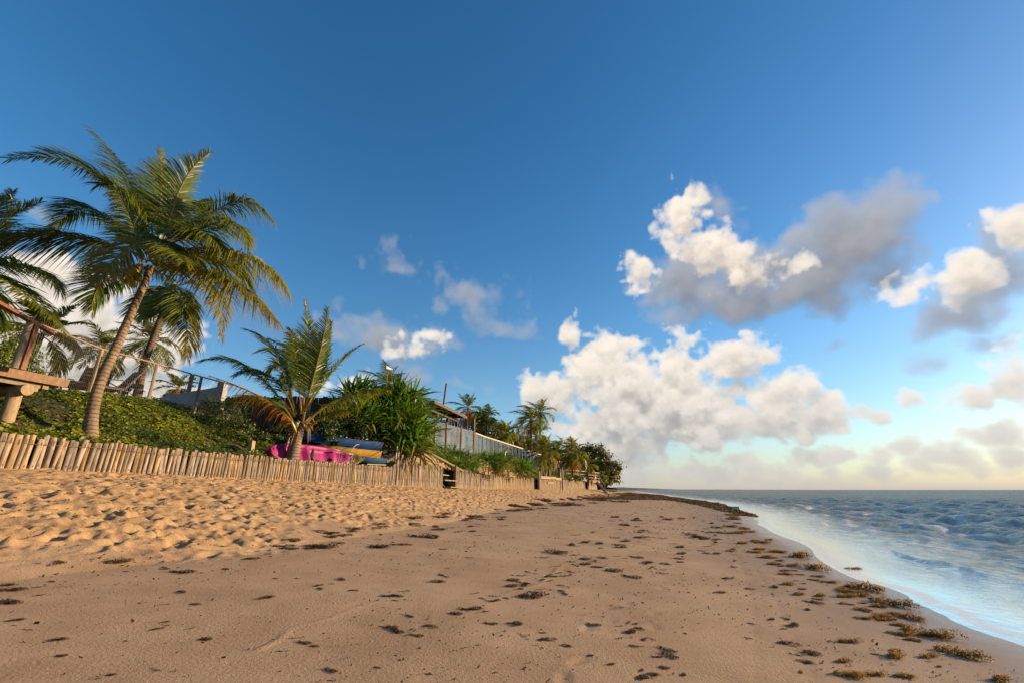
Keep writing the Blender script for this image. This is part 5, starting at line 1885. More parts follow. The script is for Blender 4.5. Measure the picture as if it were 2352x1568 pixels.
ka, kb = at(265, 452.5, 14.35), at(348.5, 456.5, 17.5)
ka.z, kb.z = 2.42, 2.40
kayak('kayak', 'pink two-seat kayak lying on its side behind the low palisade', ka, kb, R(24), M_PINK, M_PINKD)
ka2, kb2 = at(283, 451, 15.6), at(361, 456.5, 18.9)
ka2.z, kb2.z = 2.46, 2.44
kayak('kayak', 'brown and olive camouflage kayak leaning behind the pink one', ka2, kb2, R(22), M_OLIVE, M_BLACK, .80)


def open_boat(label, P, Q, mat, beam, depth, zt, flip=False):
    """small open plastic boat with a square stern at Q"""
    P, Q = Vector(P), Vector(Q)
    P.z = Q.z = zt
    L = (Q - P).length
    ax = (Q - P).normalized()
    wv = Vector((ax.y, -ax.x, 0))
    up = Vector((0, 0, 1))
    org_ = P.lerp(Q, .5) - up * depth
    root = tag(empty('boat', org_), label, 'boat')
    NS = 30
    prof = [(1.0, 0.0), (1.07, .0), (1.07, .05), (1.0, .06), (.97, .30), (.88, .66), (.70, .92), (.35, 1.0), (0, 1.0)]
    ring = [(-a, b) for a, b in prof] + [(a, b) for a, b in reversed(prof[:-1])]
    inner = [(.90, .10), (.82, .60), (.60, .86), (0, .90)]
    ring += [(a, b) for a, b in inner] + [(-a, b) for a, b in reversed(inner[:-1])]
    V, F_ = [], []
    n_ = len(ring)
    for i in range(NS + 1):
        t = i / NS
        b = beam / 2 * min(1.0, (t / .45)) ** .55 * (1 - .12 * max(0, t - .6) / .4) + .02
        sheer = .10 * (1 - t) ** 2.5
        dd = depth * (1 - .35 * (1 - min(1, t / .3)) ** 2)
        tx = t * L
        for a, c_ in ring:
            V.append((P + ax * (tx + (.10 * (1 - c_) if i == NS else 0)) + wv * (a * b) + up * (sheer - c_ * dd)) - org_)
    for i in range(NS):
        for k in range(n_):
            k2 = (k + 1) % n_
            F_.append((i * n_ + k, i * n_ + k2, (i + 1) * n_ + k2, (i + 1) * n_ + k))
    F_.append(tuple(range(n_)))
    F_.append(tuple(NS * n_ + k for k in reversed(range(n_))))
    me = bpy.data.meshes.new('hull')
    me.from_pydata([tuple(v) for v in V], [], F_)
    bm = bmesh.new()
    bm.from_mesh(me)
    bmesh.ops.recalc_face_normals(bm, faces=bm.faces)
    bm.to_mesh(me)
    bm.free()
    me.polygons.foreach_set('use_smooth', [True] * len(me.polygons))
    if hasattr(me, 'set_sharp_from_angle'):
        me.set_sharp_from_angle(angle=R(38))
    me.materials.append(mat)
    obj('hull', me, root)
    for t in (.3, .65):
        q = P + ax * L * t + up * -.12 - org_
        MB().bar(q - wv * beam * .42, q + wv * beam * .42, .20, .03).build('thwart', mat, root)
    return root


b1, b2 = at(303, 441, 17.6), at(376.5, 446, 20.2)
open_boat('long dark blue boat with square stern stacked above the yellow one', b1, b2, M_BLUE, .78, .36, 3.24)
b1, b2 = at(316, 452, 18.0), at(375, 453, 20.25)
open_boat('yellow boat with rounded square stern underneath the blue boat', b1, b2, M_YELLOW, .74, .34, 2.88)
b1, b2 = at(345, 461, 18.6), at(380, 461.5, 20.3)
open_boat('pale blue shallow boat lowest of the stack by the fence', b1, b2, M_SKYBLUE, .70, .24, 2.56)
q = at(372, 463.2, 19.6)
tag(MB().bar(at(365, 463.4, 19.0), at(384, 464.2, 20.2), .22, .04).build('loose_board', M_PALE, None), 'loose pale board lying on the fence head below the boats', 'board')
M_ROPE = simple('white_rope', (.55, .5, .42), .8, .15, 20)
tag(MB().tube([at(352, 449, 18.6), at(354.5, 445.5, 18.7), at(357, 443.6, 18.8), at(359, 443.8, 18.9)], .010, 5).build('rope', M_ROPE, None, True), 'thin white rope looped over the dark blue boat', 'rope')
# broken timber lying in the weeds left of the kayak
lg = MB().tube([at(231, 444, 13.3), at(236, 448, 13.35), at(243, 453, 13.4), at(252, 456, 13.5), at(262, 456, 13.8)], [.05, .09, .08, .06, .03], 7, True, .2, 3).build('driftwood', M_BROWN, None, True)
tag(lg, 'dark broken driftwood branch lying in the weeds left of the pink kayak', 'driftwood')
lg = MB().bar(at(290, 433, 17.2), at(287, 444, 17.2), .2, .03, (1, 0, 0)).build('plank', M_GREYWOOD, None)
tag(lg, 'grey plank leaning in the shade behind the short young palm', 'plank')
lg = MB().bar(at(327.5, 431, 18.4), at(324.5, 442, 18.4), .26, .03, (1, 0, 0)).build('plank', M_GREYWOOD, None)
tag(lg, 'grey plank leaning in the shade above the blue boat', 'plank')

# ------------------------------------------------------------------ flood lamp on a thin pole
p = at(388, 368, 30)
b0 = Vector((p.x - .15, p.y, 3.3))
fl_ = tag(empty('flood_lamp', b0), 'white flood lamp on a thin pole above the strap-leaved bush', 'lamp')
MB().tube([(0, 0, 0), Vector((.02, 0, 1.8)), p - b0 + Vector((.02, 0, -.12))], [.03, .028, .025], 7).build('pole', M_PALE, fl_, True)
M_WHITE = simple('white_paint', (.75, .74, .72), .45, .06, 4)
c = p - b0
lh_ = MB().tube([c + Vector((-.14, -.09, .04)), c + Vector((-.02, -.02, .0)), c + Vector((.10, .05, -.03)), c + Vector((.28, .12, -.05))], [.15, .14, .10, .07], 14).build('lamp_housing', M_WHITE, fl_, True)
MB().tube([c + Vector((-.150, -.095, .043)), c + Vector((-.145, -.092, .042))], .125, 14).build('lens', M_DARKWOOD, lh_, True)


# ------------------------------------------------------------------ glass wind screen along the dune
def glass_material(name, tint, haze):
    m, nt, b = mat_new(name)
    out = nt.nodes['Material Output']
    t = nd(nt, 'ShaderNodeTexCoord')
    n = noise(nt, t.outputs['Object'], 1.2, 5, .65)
    tr = nd(nt, 'ShaderNodeBsdfTransparent', {'Color': (*tint, 1)})
    gl = nd(nt, 'ShaderNodeBsdfGlossy', {'Color': (1, 1, 1, 1), 'Roughness': .03})
    fr = nd(nt, 'ShaderNodeFresnel', {'IOR': 1.65})
    mx = nd(nt, 'ShaderNodeMixShader', {0: fr.outputs[0], 1: tr.outputs[0], 2: gl.outputs[0]})
    du = nd(nt, 'ShaderNodeBsdfDiffuse', {'Color': (.52, .55, .56, 1)})       # salt film, its pale blue painted in for reflected sky
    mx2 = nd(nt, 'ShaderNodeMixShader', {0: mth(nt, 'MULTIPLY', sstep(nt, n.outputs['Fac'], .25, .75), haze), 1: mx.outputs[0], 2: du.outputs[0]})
    nt.links.new(mx2.outputs[0], out.inputs['Surface'])
    return m


M_GLASS = glass_material('sky_tinted_salty_glass', (.86, .92, .94), .08)
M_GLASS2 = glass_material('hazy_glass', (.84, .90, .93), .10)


def glass_X(y):
    return float(fence_X(y)) - 2.0


gt = lerp_poly([(27, 5.55), (29.3, 5.6), (38.3, 5.92), (38.35, 5.80), (43, 5.65), (48.3, 5.42), (55, 5.08), (63, 4.68), (66, 4.55)])
sg = tag(empty('glass_screen', (0, 0, 0)), 'tall hazy glass panes between round brown posts below the brown roof', 'glass fence')
py_ = [28.2, 30.2, 32.2, 35.25, 38.2]
for k, y in enumerate(py_):
    x = glass_X(y)
    g0 = float(dune(x, y)) - .2
    topz = float(gt(y)) + (1.0 if k == 4 else .12)
    MB().tube([(x, y, g0), (x + .02, y, (g0 + topz) / 2), (x, y, topz)], [.13, .125, .115], 9, True, .03, k).build('post', M_BROWN, sg, True)
for a, b_ in zip(py_[:-1], py_[1:]):
    xa, xb = glass_X(a), glass_X(b_)
    za, zb = float(gt(a)), float(gt(b_))
    P = Vector((xa, a + .14, 0))
    Q = Vector((xb, b_ - .14, 0))
    mb = MB()
    zb0 = min(za, zb) - 2.1
    n2 = Vector((1, -.25, 0)).normalized() * .008
    mb.add([Vector((P.x, P.y, zb0)) - n2, Vector((Q.x, Q.y, zb0)) - n2, Vector((Q.x, Q.y, zb)) - n2, Vector((P.x, P.y, za)) - n2,
            Vector((P.x, P.y, zb0)) + n2, Vector((Q.x, Q.y, zb0)) + n2, Vector((Q.x, Q.y, zb)) + n2, Vector((P.x, P.y, za)) + n2],
           [(0, 3, 2, 1), (4, 5, 6, 7), (0, 1, 5, 4), (1, 2, 6, 5), (2, 3, 7, 6), (3, 0, 4, 7)])
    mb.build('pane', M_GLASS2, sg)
fgx = tag(empty('framed_glass_fence', (0, 0, 0)), 'long framed glass fence with pale timber posts and rail along the dune', 'glass fence')
ys_p = [38.5]
while ys_p[-1] < 63.5:
    ys_p.append(ys_p[-1] + 1.62)
M_FRAME = simple('pale_frame_timber', (.42, .34, .24), .7, .2, 3.0, .003, 40, (8, 8, 2))
for k, y in enumerate(ys_p):
    x = glass_X(y)
    z = float(gt(y))
    MB().bar((x, y, float(dune(x, y)) - .3), (x, y, z - .02), .13, .13, (0, 1, 0)).build('post', M_FRAME, fgx)
    if k:
        y0 = ys_p[k - 1]
        x0, z0 = glass_X(y0), float(gt(y0))
        MB().bar((x0, y0, z0), (x, y, z), .15, .11).build('top_rail', M_FRAME, fgx)
        mb = MB()
        n2 = Vector((.008, 0, 0))
        for (ya_, yb_) in ((y0 + .10, (y0 + y) / 2 - .05), ((y0 + y) / 2 + .05, y - .10)):
            fa2, fb2 = (ya_ - y0) / (y - y0), (yb_ - y0) / (y - y0)
            P = Vector((x0 + (x - x0) * fa2, ya_, z0 + (z - z0) * fa2 - .07))
            Q = Vector((x0 + (x - x0) * fb2, yb_, z0 + (z - z0) * fb2 - .07))
            d_ = Vector((0, 0, -1.95))
            mb = MB()
            mb.add([P + d_ - n2, Q + d_ - n2, Q - n2, P - n2, P + d_ + n2, Q + d_ + n2, Q + n2, P + n2],
                   [(0, 3, 2, 1), (4, 5, 6, 7), (0, 1, 5, 4), (1, 2, 6, 5), (2, 3, 7, 6), (3, 0, 4, 7)])
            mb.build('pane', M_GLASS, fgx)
        ym, xm, zm = (y0 + y) / 2, (x0 + x) / 2, (z0 + z) / 2
        MB().bar((xm, ym, zm - 2.0), (xm, ym, zm - .06), .05, .05, (0, 1, 0)).build('mullion', M_GREYWOOD, fgx)

# ------------------------------------------------------------------ open beach hut with a lean-to roof
h1, h2 = at(431, 401.6, 29.5), at(463.5, 415.2, 36.2)
h1.z = h2.z = 6.78
dv_ = (h2 - h1).normalized()
ou = Vector((dv_.y, -dv_.x, 0))
hut = tag(empty('beach_hut', (h1.x, h1.y, 3.6)), 'open timber hut with flat brown plank roof behind the hazy glass', 'hut')
ho = Vector((h1.x, h1.y, 3.6))
nb = 26
Lr = (h2 - h1).length
for k in range(nb):
    q = h1 + dv_ * (Lr * (k + .5) / nb) - ho
    w = Lr / nb * .93
    board(hut, q + ou * .25 + Vector((0, 0, -.02)), q - ou * 4.2 + Vector((0, 0, .22)), w, .04, M_HUT, 'roof_board')
board(hut, h1 - ho + ou * .27 - dv_ * .12 + Vector((0, 0, -.05)), h2 - ho + ou * .27 + dv_ * .1 + Vector((0, 0, -.05)), .05, .20, M_HUT, 'fascia')
board(hut, h1 - ho + ou * .24 - dv_ * .03 + Vector((0, 0, -.03)), h1 - ho - ou * 4.2 - dv_ * .03 + Vector((0, 0, .20)), .05, .18, M_DARKWOOD, 'fascia')
for k in range(6):
    q = h1 + dv_ * (Lr * (k + .3) / 6) - ho
    board(hut, q + ou * .18 + Vector((0, 0, -.14)), q - ou * 4.1 + Vector((0, 0, .08)), .09, .16, M_DARKWOOD, 'rafter')
board(hut, h1 - ho - ou * .45 + Vector((0, 0, -.32)), h2 - ho - ou * .45 + Vector((0, 0, -.32)), .14, .18, M_HUT, 'beam')
for k in range(4):
    q = h1 + dv_ * (Lr * (k + .1) / 3.2) - ou * .45 - ho
    MB().tube([Vector((q.x, q.y, -.3)), Vector((q.x, q.y, 2.95))], .11, 9, True, .03, k).build('post', M_HUT, hut, True)
# back wall of upright slats
for k in range(46):
    q = h1 + dv_ * (Lr * (k + .5) / 46) - ou * 3.6 - ho
    MB().bar(Vector((q.x, q.y, .2)), Vector((q.x, q.y, 3.05 + .1 * math.sin(k * 1.7))), .10, .04, tuple(ou)).build('slat', M_HUT if k % 3 else M_DARKWOOD, hut)
q0 = h2 + dv_ * .25 - ho
for k in range(22):                                    # slatted screen at the far end, square to the beach
    q = q0 - ou * (.1 + k * .135) + dv_ * (.9)
    MB().bar(Vector((q.x, q.y, .6)), Vector((q.x, q.y, 3.22 + .04 * math.sin(k * 2.1))), .105, .04, tuple(dv_)).build('slat', M_DARKWOOD if k % 2 else M_HUT, hut)
q = q0 + dv_ * 2.0 + ou * .1
MB().tube([Vector((q.x, q.y, .2)), Vector((q.x, q.y, 3.25))], .10, 9).build('post', M_HUT, hut, True)

# ------------------------------------------------------------------ bare poles and a wire
def bare_pole(label, px, py, pxb, pyb, Y, r_):
    t, b_ = at(px, py, Y), at(pxb, pyb, Y)
    d_ = (b_ - t).normalized()
    b_ = t + d_ * ((t.z - 3.0) / -d_.z)
    o = MB().tube([b_, b_.lerp(t, .5), t], [r_ * 1.2, r_ * 1.1, r_], 9, True, .03, 2).build('utility_pole', M_BROWN, None, True)
    return tag(o, label, 'pole'), t


_, t1 = bare_pole('tall bare pole leaning slightly above the hut roof', 446.4, 382.4, 443.2, 406, 41, .085)
_, t2 = bare_pole('shorter bare pole rising out of the strap-leaved bush', 405.2, 386, 404.2, 398, 37, .08)
w = t1 + Vector((0, 0, -.85))
tag(MB().tube([w, w.lerp(at(428, 400, 33), .5) + Vector((0, 0, -.1)), at(428, 400, 33)], .010, 4).build('overhead_wire', M_DARKWOOD, None), 'thin wire running from the tall pole down to the hut roof', 'wire')

# ------------------------------------------------------------------ far house, railing and stairs
M_HOUSE = simple('pale_wall_paint', (.42, .46, .48), .8, .12, .6)
M_PANE = simple('window_pane', (.10, .15, .17), .1, .2, 2.0, spec=.6)
hb = at(563, 470.5, 76)
hh = tag(empty('house', (hb.x, hb.y, 2.6)), 'low pale house with flat roof beyond the end of the glass fence', 'house')
hc = Vector((hb.x, hb.y, 2.6))
P = at(562, 461.5, 76)
W_ = 3.1
zt = P.z - 2.6
MB().box((W_ / 2, 2, (zt - 1) / 2), (W_, 4, zt + 1.0)).build('wall', M_HOUSE, hh)
MB().box((W_ / 2, 2, zt + .08), (W_ + .3, 4.4, .14)).build('roof', M_WALL, hh)
for k in range(5):
    wn = MB().box((.55 + k * .55, -.03, zt * .45), (.36, .06, 1.1)).build('window', M_FRAME, hh)
    MB().box((.55 + k * .55, -.065, zt * .45), (.28, .02, 1.0)).build('pane', M_PANE, wn)

M_RAIL = simple('grey_rail_timber', (.30, .26, .20), .8, .25, 3.0, .003, 40, (8, 8, 2))
dr = tag(empty('railed_walkway', (0, 0, 0)), 'far grey timber walkway with railings above the stake fence', 'railing')
RA, RC, RD_ = at(560.5, 470.6, 60), at(591, 470.2, 67), at(599, 472, 70)
for p_, z_ in ((RA, 3.72), (RC, 3.68), (RD_, 3.62)):
    p_.z = z_
dzr = 1.12
for a, b_, n_ in ((RA, RC, 7), (RC, RD_, 4)):
    for k in range(n_ + (1 if b_ is RD_ else 0)):
        q = a.lerp(b_, k / n_)
        MB().bar(q + Vector((0, 0, -dzr - .3)), q, .12, .12, (0, 1, 0)).build('post', M_RAIL, dr)
    for z_, th_ in ((0, .11), (-.42, .07), (-.8, .07)):
        MB().bar(a + Vector((0, 0, z_ + .03)), b_ + Vector((0, 0, z_ + .03)), .09, th_).build('rail', M_RAIL, dr)
MB().bar(RC + Vector((0, 0, -dzr - .1)), RD_ + Vector((0, 0, -dzr - .1)), .12, .34).build('skirt_board', M_PALE, dr)
MB().bar(RA + Vector((-.8, 0, -dzr - .06)), RC + Vector((-.8, 0, -dzr - .06)), 1.6, .08).build('floor', M_RAIL, dr)
sr = tag(empty('wooden_stairs', (0, 0, 0)), 'far wooden stairs with handrail running down to the sand', 'stairs')
S0, S1 = at(597, 480.8, 69), at(607.5, 491.0, 66)
g = float(land(S1.x, S1.y))
S1.z = g + .05
for k in range(2):
    o_ = Vector((.12, 1.0, 0)) * k
    MB().bar(S0 + o_, S1 + o_ - Vector((0, 0, .1)), .10, .28).build('stringer', M_RAIL, sr)
for k in range(8):
    q = S0.lerp(S1, (k + .5) / 8)
    MB().bar(q + Vector((0, -.05, .06)), q + Vector((.12, 1.05, .06)), .30, .05).build('tread', M_RAIL, sr)
H0, H1 = S0 + Vector((0, 0, 1.25)), S1 + Vector((-.3, 0, 1.05))
MB().bar(H0, H1, .09, .12).build('handrail', M_RAIL, sr)
for q in (.02, .5, .97):
    a = H0.lerp(H1, q)
    MB().bar(a - Vector((0, 0, 1.25)), a, .10, .10, (0, 1, 0)).build('post', M_RAIL, sr)

# ------------------------------------------------------------------ turquoise tub stranded on the weed
M_TEAL = plastic('turquoise_plastic', (.02, .26, .27), .4, .15)
p = ground_at(734.5, 509.2)
tb = tag(empty('plastic_crate', p, .3), 'turquoise plastic crate stranded on the seaweed at the water', 'crate')
s_ = .62 * (p.y / 30)
mb = MB()
for (cx, cy, dx, dy) in ((0, -.22, .8, .03), (0, .22, .8, .03), (-.385, 0, .03, .41), (.385, 0, .03, .41)):
    mb.box((cx * s_, cy * s_, .16 * s_), (dx * s_, dy * s_, .32 * s_))
mb.build('side_walls', M_TEAL, tb)
MB().box((0, 0, .02), (.78 * s_, .44 * s_, .03)).build('floor', M_TEAL, tb)
MB().box((0, -.225 * s_, .31 * s_), (.86 * s_, .05 * s_, .04 * s_)).build('rim', M_TEAL, tb)

# ------------------------------------------------------------------ a bird far out
p = at(562.7, 412.8, 190)
V = [(0, 0, 0), (-.45, .1, .16), (-1.0, -.1, .02), (-.45, -.18, .13), (.45, .1, .16), (1.0, -.1, .02), (.45, -.18, .13), (0, .45, .0), (0, -.5, -.02), (0, 0, -.12), (0, .05, .1)]
Fb = [(10, 1, 3), (1, 2, 3), (10, 6, 4), (4, 6, 5), (7, 10, 9), (10, 8, 9), (7, 9, 10), (0, 1, 10), (0, 10, 4), (10, 3, 8), (10, 8, 6), (9, 3, 1), (9, 4, 6)]
mb = MB()
mb.add([Vector(v) for v in V], Fb)
bo = mb.build('bird', M_DARKWOOD, None)
bo.location = p
tag(bo, 'dark bird gliding in front of the clouds above the far palms', 'bird')

# ================================================================== seaweed thrown up by the tide
def weed_material(name, a, b_, c_):
    m, nt, b = mat_new(name)
    out = nt.nodes['Material Output']
    t = nd(nt, 'ShaderNodeAttribute', attribute_name='tint').outputs['Fac']
    oi = nd(nt, 'ShaderNodeObjectInfo')
    c = cmix(nt, sstep(nt, t, .0, .6), a, b_)
    c = cmix(nt, sstep(nt, t, .6, 1.0), c, c_)
    c = nd(nt, 'ShaderNodeHueSaturation', {'Color': c, 'Value': mth(nt, 'MULTIPLY_ADD', oi.outputs['Random'], .5, .75)}).outputs[0]
    nt.links.new(c, b.inputs['Base Color'])
    b.inputs['Roughness'].default_value = .5
    b.inputs['Specular IOR Level'].default_value = .2
    tr = nd(nt, 'ShaderNodeBsdfTranslucent', {'Color': c})
    mx = nd(nt, 'ShaderNodeMixShader', {0: .38, 1: b.outputs[0], 2: tr.outputs[0]})
    nt.links.new(mx.outputs[0], out.inputs['Surface'])
    return m


M_WEEDF = weed_material('fresh_sargassum', (.075, .046, .010), (.300, .160, .018), (.60, .31, .03))
M_WEEDD = weed_material('dried_seaweed', (.030, .021, .011), (.085, .050, .020), (.16, .088, .028))
M_WEEDR = weed_material('reddish_seaweed', (.05, .020, .012), (.11, .040, .020), (.19, .07, .03))


def weed_mesh(name, seed, n, elong, hgt, mat, frag=.9):
    """a heap of short curled ribbons on an uneven footprint one metre across"""
    r = np.random.default_rng(seed)
    nb = 5
    cx = (np.arange(nb) - (nb - 1) / 2) * .155 * elong + r.normal(0, .02, nb)
    cy = np.cumsum(r.normal(0, .07 / elong ** .5, nb))
    cy -= cy.mean()
    cr = r.uniform(.13, .23, nb)
    k = r.integers(0, nb, n)
    th = r.uniform(0, 6.28, n)
    rad = cr[k] * np.sqrt(r.random(n)) * 1.1
    x = cx[k] + rad * np.cos(th) * 1.25
    y = cy[k] + rad * np.sin(th)
    edge = np.clip(1 - (rad / (cr[k] * 1.1)) ** 2, 0, 1)
    z = hgt * edge ** .6 * r.random(n) ** .7 * (cr[k] / .2)
    a = r.uniform(0, 6.28, n)
    e = r.normal(.10, .45, n)
    L = r.uniform(.05, .13, n) * frag
    D = np.stack([np.cos(a) * np.cos(e), np.sin(a) * np.cos(e), np.sin(e)], -1)
    S = np.stack([-np.sin(a), np.cos(a), r.normal(0, .5, n)], -1)
    S /= np.linalg.norm(S, axis=1)[:, None]
    w = r.uniform(.010, .026, n)[:, None] * frag
    P = np.stack([x, y, z], -1)
    M_ = P + D * L[:, None] * .5 + np.array((0, 0, 1)) * (L * .18)[:, None]
    Q = P + D * L[:, None] + S * (L * r.normal(0, .3, n))[:, None]
    Q[:, 2] = np.maximum(Q[:, 2], -.01)
    V = np.stack([P - S * w * .6, P + S * w * .6, M_ - S * w, M_ + S * w, Q], 1)
    T = (np.arange(n)[:, None, None] * 5 + np.array([(0, 1, 3), (0, 3, 2), (2, 3, 4)])[None]).reshape(-1, 3)
    tv = np.repeat(np.clip(r.random(n) * .75 + .3 * z / (hgt + 1e-6), 0, 1), 5)
    return mesh_np(name, V.reshape(-1, 3), T, mat, False, {'tint': tv})


fresh = [weed_mesh('seaweed_clump', 10 + k, 700, .85 + .18 * k, .20, M_WEEDF, .75) for k in range(4)]
dried = [weed_mesh('seaweed_clump', 30 + k, 380, .8 + .2 * k, .16, M_WEEDD, .8) for k in range(4)]
bits = [weed_mesh('seaweed_scrap', 50 + k, 60, 1.2 + .3 * k, .10, (M_WEEDD, M_WEEDR, M_WEEDD)[k % 3], 1.9) for k in range(6)]


def lay(name, me, p, size, rz, label, group, flat=1.0):
    o = bpy.data.objects.new(name, me)
    s_, y_ = p.x - float(fence_X(p.y)), p.y
    dz = float(relief(np.array([max(0, min(s_, RW))]), np.array([y_]))[0][0]) if (0 < s_ < RW and y_ < RL) else 0
    o.location = (p.x, p.y, float(land(p.x, p.y)) + dz - .004 * size)
    o.scale = (size, size, size * flat)
    o.rotation_euler = (0, 0, rz)
    COL.objects.link(o)
    return tag(o, label, 'seaweed', group)


def px_size(p, wpx):
    """metres across for a width in pixels of the wide view at p"""
    d = Vector((p.x, p.y, p.z - EYE))
    depth = d.y * math.cos(PITCH) + d.z * math.sin(PITCH)
    return wpx * K / FPX * depth


rs = random.Random(12)
# the large ones, each with its own place
BIG = [
    (2140, 1450, 92, 'f', 'largest orange-brown seaweed heap at lower right'), (2205, 1494, 88, 'f', 'long orange seaweed heap just below the largest one'),
    (2058, 1502, 62, 'f', 'orange seaweed heap left of the long one at lower right'), (1952, 1548, 56, 'f', 'leftmost of three seaweed heaps at the bottom right'),
    (2012, 1546, 46, 'f', 'middle of three seaweed heaps at the bottom right'), (2080, 1550, 48, 'f', 'rightmost of three seaweed heaps at the bottom right'),
    (2300, 1556, 60, 'f', 'seaweed heap cut by the bottom edge nearest the water'), (2048, 1378, 84, 'f', 'long seaweed mat beside the wet sand at right'),
    (1992, 1345, 80, 'f', 'thick orange seaweed mat just up the beach from the wet sand'), (2092, 1412, 62, 'f', 'narrow seaweed strip near the wet sand at right'),
    (1960, 1304, 36, 'f', 'seaweed tuft lying right at the water edge'), (1872, 1300, 62, 'f', 'seaweed heap with bright edge in the wrack line, right of the wheel tracks'),
    (1838, 1272, 60, 'f', 'seaweed heap in the wrack line above the bright-edged one'), (1985, 1396, 40, 'f', 'small round seaweed heap left of the narrow strip'),
    (2018, 1412, 46, 'f', 'twin-lobed seaweed heap below the small round one'), (2085, 1440, 36, 'f', 'small seaweed heap touching the left of the largest heap'),
    (20, 1378, 62, 'd', 'dark seaweed pile at the left edge of the sand'), (24, 1350, 56, 'd', 'flat dark seaweed streak above the pile at the left edge'),
    (742, 1250, 74, 'd', 'dark seaweed heap at the edge of the trodden sand left of centre'), (868, 1250, 60, 'd', 'dark seaweed heap with sand mound at the trodden edge'),
    (916, 1246, 40, 'd', 'dark upright seaweed lump right of the sand mound'), (972, 1225, 70, 'd', 'wide dark seaweed patch where trodden sand meets smooth sand'),
    (418, 1308, 56, 'd', 'olive seaweed clump left of the long reddish strand'), (270, 1284, 66, 'd', 'dark seaweed strand on the left below the trodden sand'),
    (132, 1288, 50, 'd', 'dark seaweed clump in a hollow at left'), (1256, 1465, 44, 'd', 'round dark seaweed tuft alone in the lower middle'),
    (1080, 1394, 56, 'd', 'dark seaweed heap at the end of the drift line, centre'), (1046, 1406, 40, 'd', 'smaller dark heap just left of the drift line end'),
    (990, 1436, 38, 'd', 'dark seaweed tuft with a thin sand ridge above it'), (1276, 1263, 62, 'd', 'dark elongated seaweed heap right of centre'),
    (1450, 1318, 50, 'd', 'slanting dark seaweed strand right of centre'), (1408, 1305, 50, 'd', 'dark seaweed heap above the slanting strand'),
    (1868, 1378, 42, 'd', 'dark seaweed tuft crossed by the wheel track'), (1655, 1357, 34, 'd', 'dark seaweed tuft left of the wheel tracks'),
    (1220, 1362, 84, 'd', 'broad dark line of seaweed in the middle of the smooth sand'), (430, 1306, 0, '', ''),
]
for x, y, w, kd, lab in BIG:
    if not w:
        continue
    p = ground_at(*mapp(x, y + w * .10))
    if p is None:
        continue
    me = rs.choice(fresh if kd == 'f' else dried)
    lay('seaweed_clump', me, p, px_size(p, w) * .95, rs.uniform(-.9, .5), lab, 'large seaweed heaps on the smooth sand', 1.15 if kd == 'f' else .85)

# middling clumps along the wrack line by the water
L1 = 'small orange-brown seaweed clump in the wrack line along the water'
G1 = 'small clumps of the wrack line'
wr_line = [(1690, 1180), (1720, 1195), (1755, 1218), (1770, 1240), (1800, 1262), (1850, 1288), (1900, 1312), (1960, 1350), (2010, 1372), (2060, 1400), (2110, 1440), (2160, 1470), (2230, 1520)]
n1 = 0
for k in range(170):
    u = rs.random() ** 1.25 * (len(wr_line) - 1)
    i = int(u)
    a, b_ = wr_line[i], wr_line[i + 1]
    f = u - i
    x = a[0] + (b_[0] - a[0]) * f + rs.gauss(-8, 13 + 9 * u)
    y = a[1] + (b_[1] - a[1]) * f + rs.gauss(0, 5 + 2.2 * u)
    p = ground_at(*mapp(x, y))
    if p is None or float(land(p.x, p.y)) < .035:
        continue
    w = rs.uniform(9, 26) * (1 + .05 * u)
    lay('seaweed_clump', rs.choice(fresh), p, px_size(p, w) * 1.2, rs.uniform(-.6, .6), L1, G1, 1.0)
    n1 += 1
# dark heaps along the foot of the trodden sand
L3 = 'dark dried seaweed heap along the edge of the trodden sand'
G3 = 'dark heaps along the trodden edge'
for k in range(46):
    f = rs.random()
    x = 640 + 820 * f
    y = 1262 - 122 * f ** .75 + rs.gauss(0, 9)
    p = ground_at(*mapp(x, y))
    if p is None:
        continue
    lay('seaweed_clump', rs.choice(dried), p, px_size(p, rs.uniform(20, 52)) * 1.15, rs.uniform(-.5, .5), L3, G3, .7)
# scraps over the smooth sand
L2 = 'small dark seaweed scrap lying on the smooth damp sand'
G2 = 'scattered seaweed scraps'
drift = [((1060, 1400), (1260, 1345), 26), ((1190, 1350), (1260, 1300), 20), ((1260, 1330), (1330, 1270), 30), ((1330, 1270), (1420, 1200), 30), ((1380, 1300), (1500, 1190), 50), ((1500, 1300), (1640, 1200), 46), ((1600, 1260), (1690, 1190), 40),
         ((1430, 1240), (1560, 1180), 44), ((1060, 1210), (1200, 1170), 26), ((860, 1240), (1100, 1190), 40), ((150, 1285), (560, 1290), 20), ((480, 1300), (800, 1280), 14), ((560, 1370), (860, 1330), 12), ((880, 1380), (1000, 1330), 12),
         ((1700, 1320), (1900, 1560), 34), ((1430, 1420), (1560, 1540), 22), ((1750, 1280), (1860, 1400), 24), ((10, 1340), (200, 1300), 16), ((60, 1400), (500, 1480), 14), ((560, 1500), (1000, 1440), 16), ((1100, 1420), (1500, 1560), 20), ((0, 1390), (140, 1480), 8)]
n2 = 0
cand = []
for (x0, y0), (x1, y1), n in drift:
    for k in range(n):
        f = rs.random()
        cand.append((x0 + (x1 - x0) * f + rs.gauss(0, 28), y0 + (y1 - y0) * f + rs.gauss(0, 14), 1))
for k in range(90):
    cand.append((rs.uniform(30, 1950), rs.uniform(1180, 1560), .8))
rs.shuffle(cand)
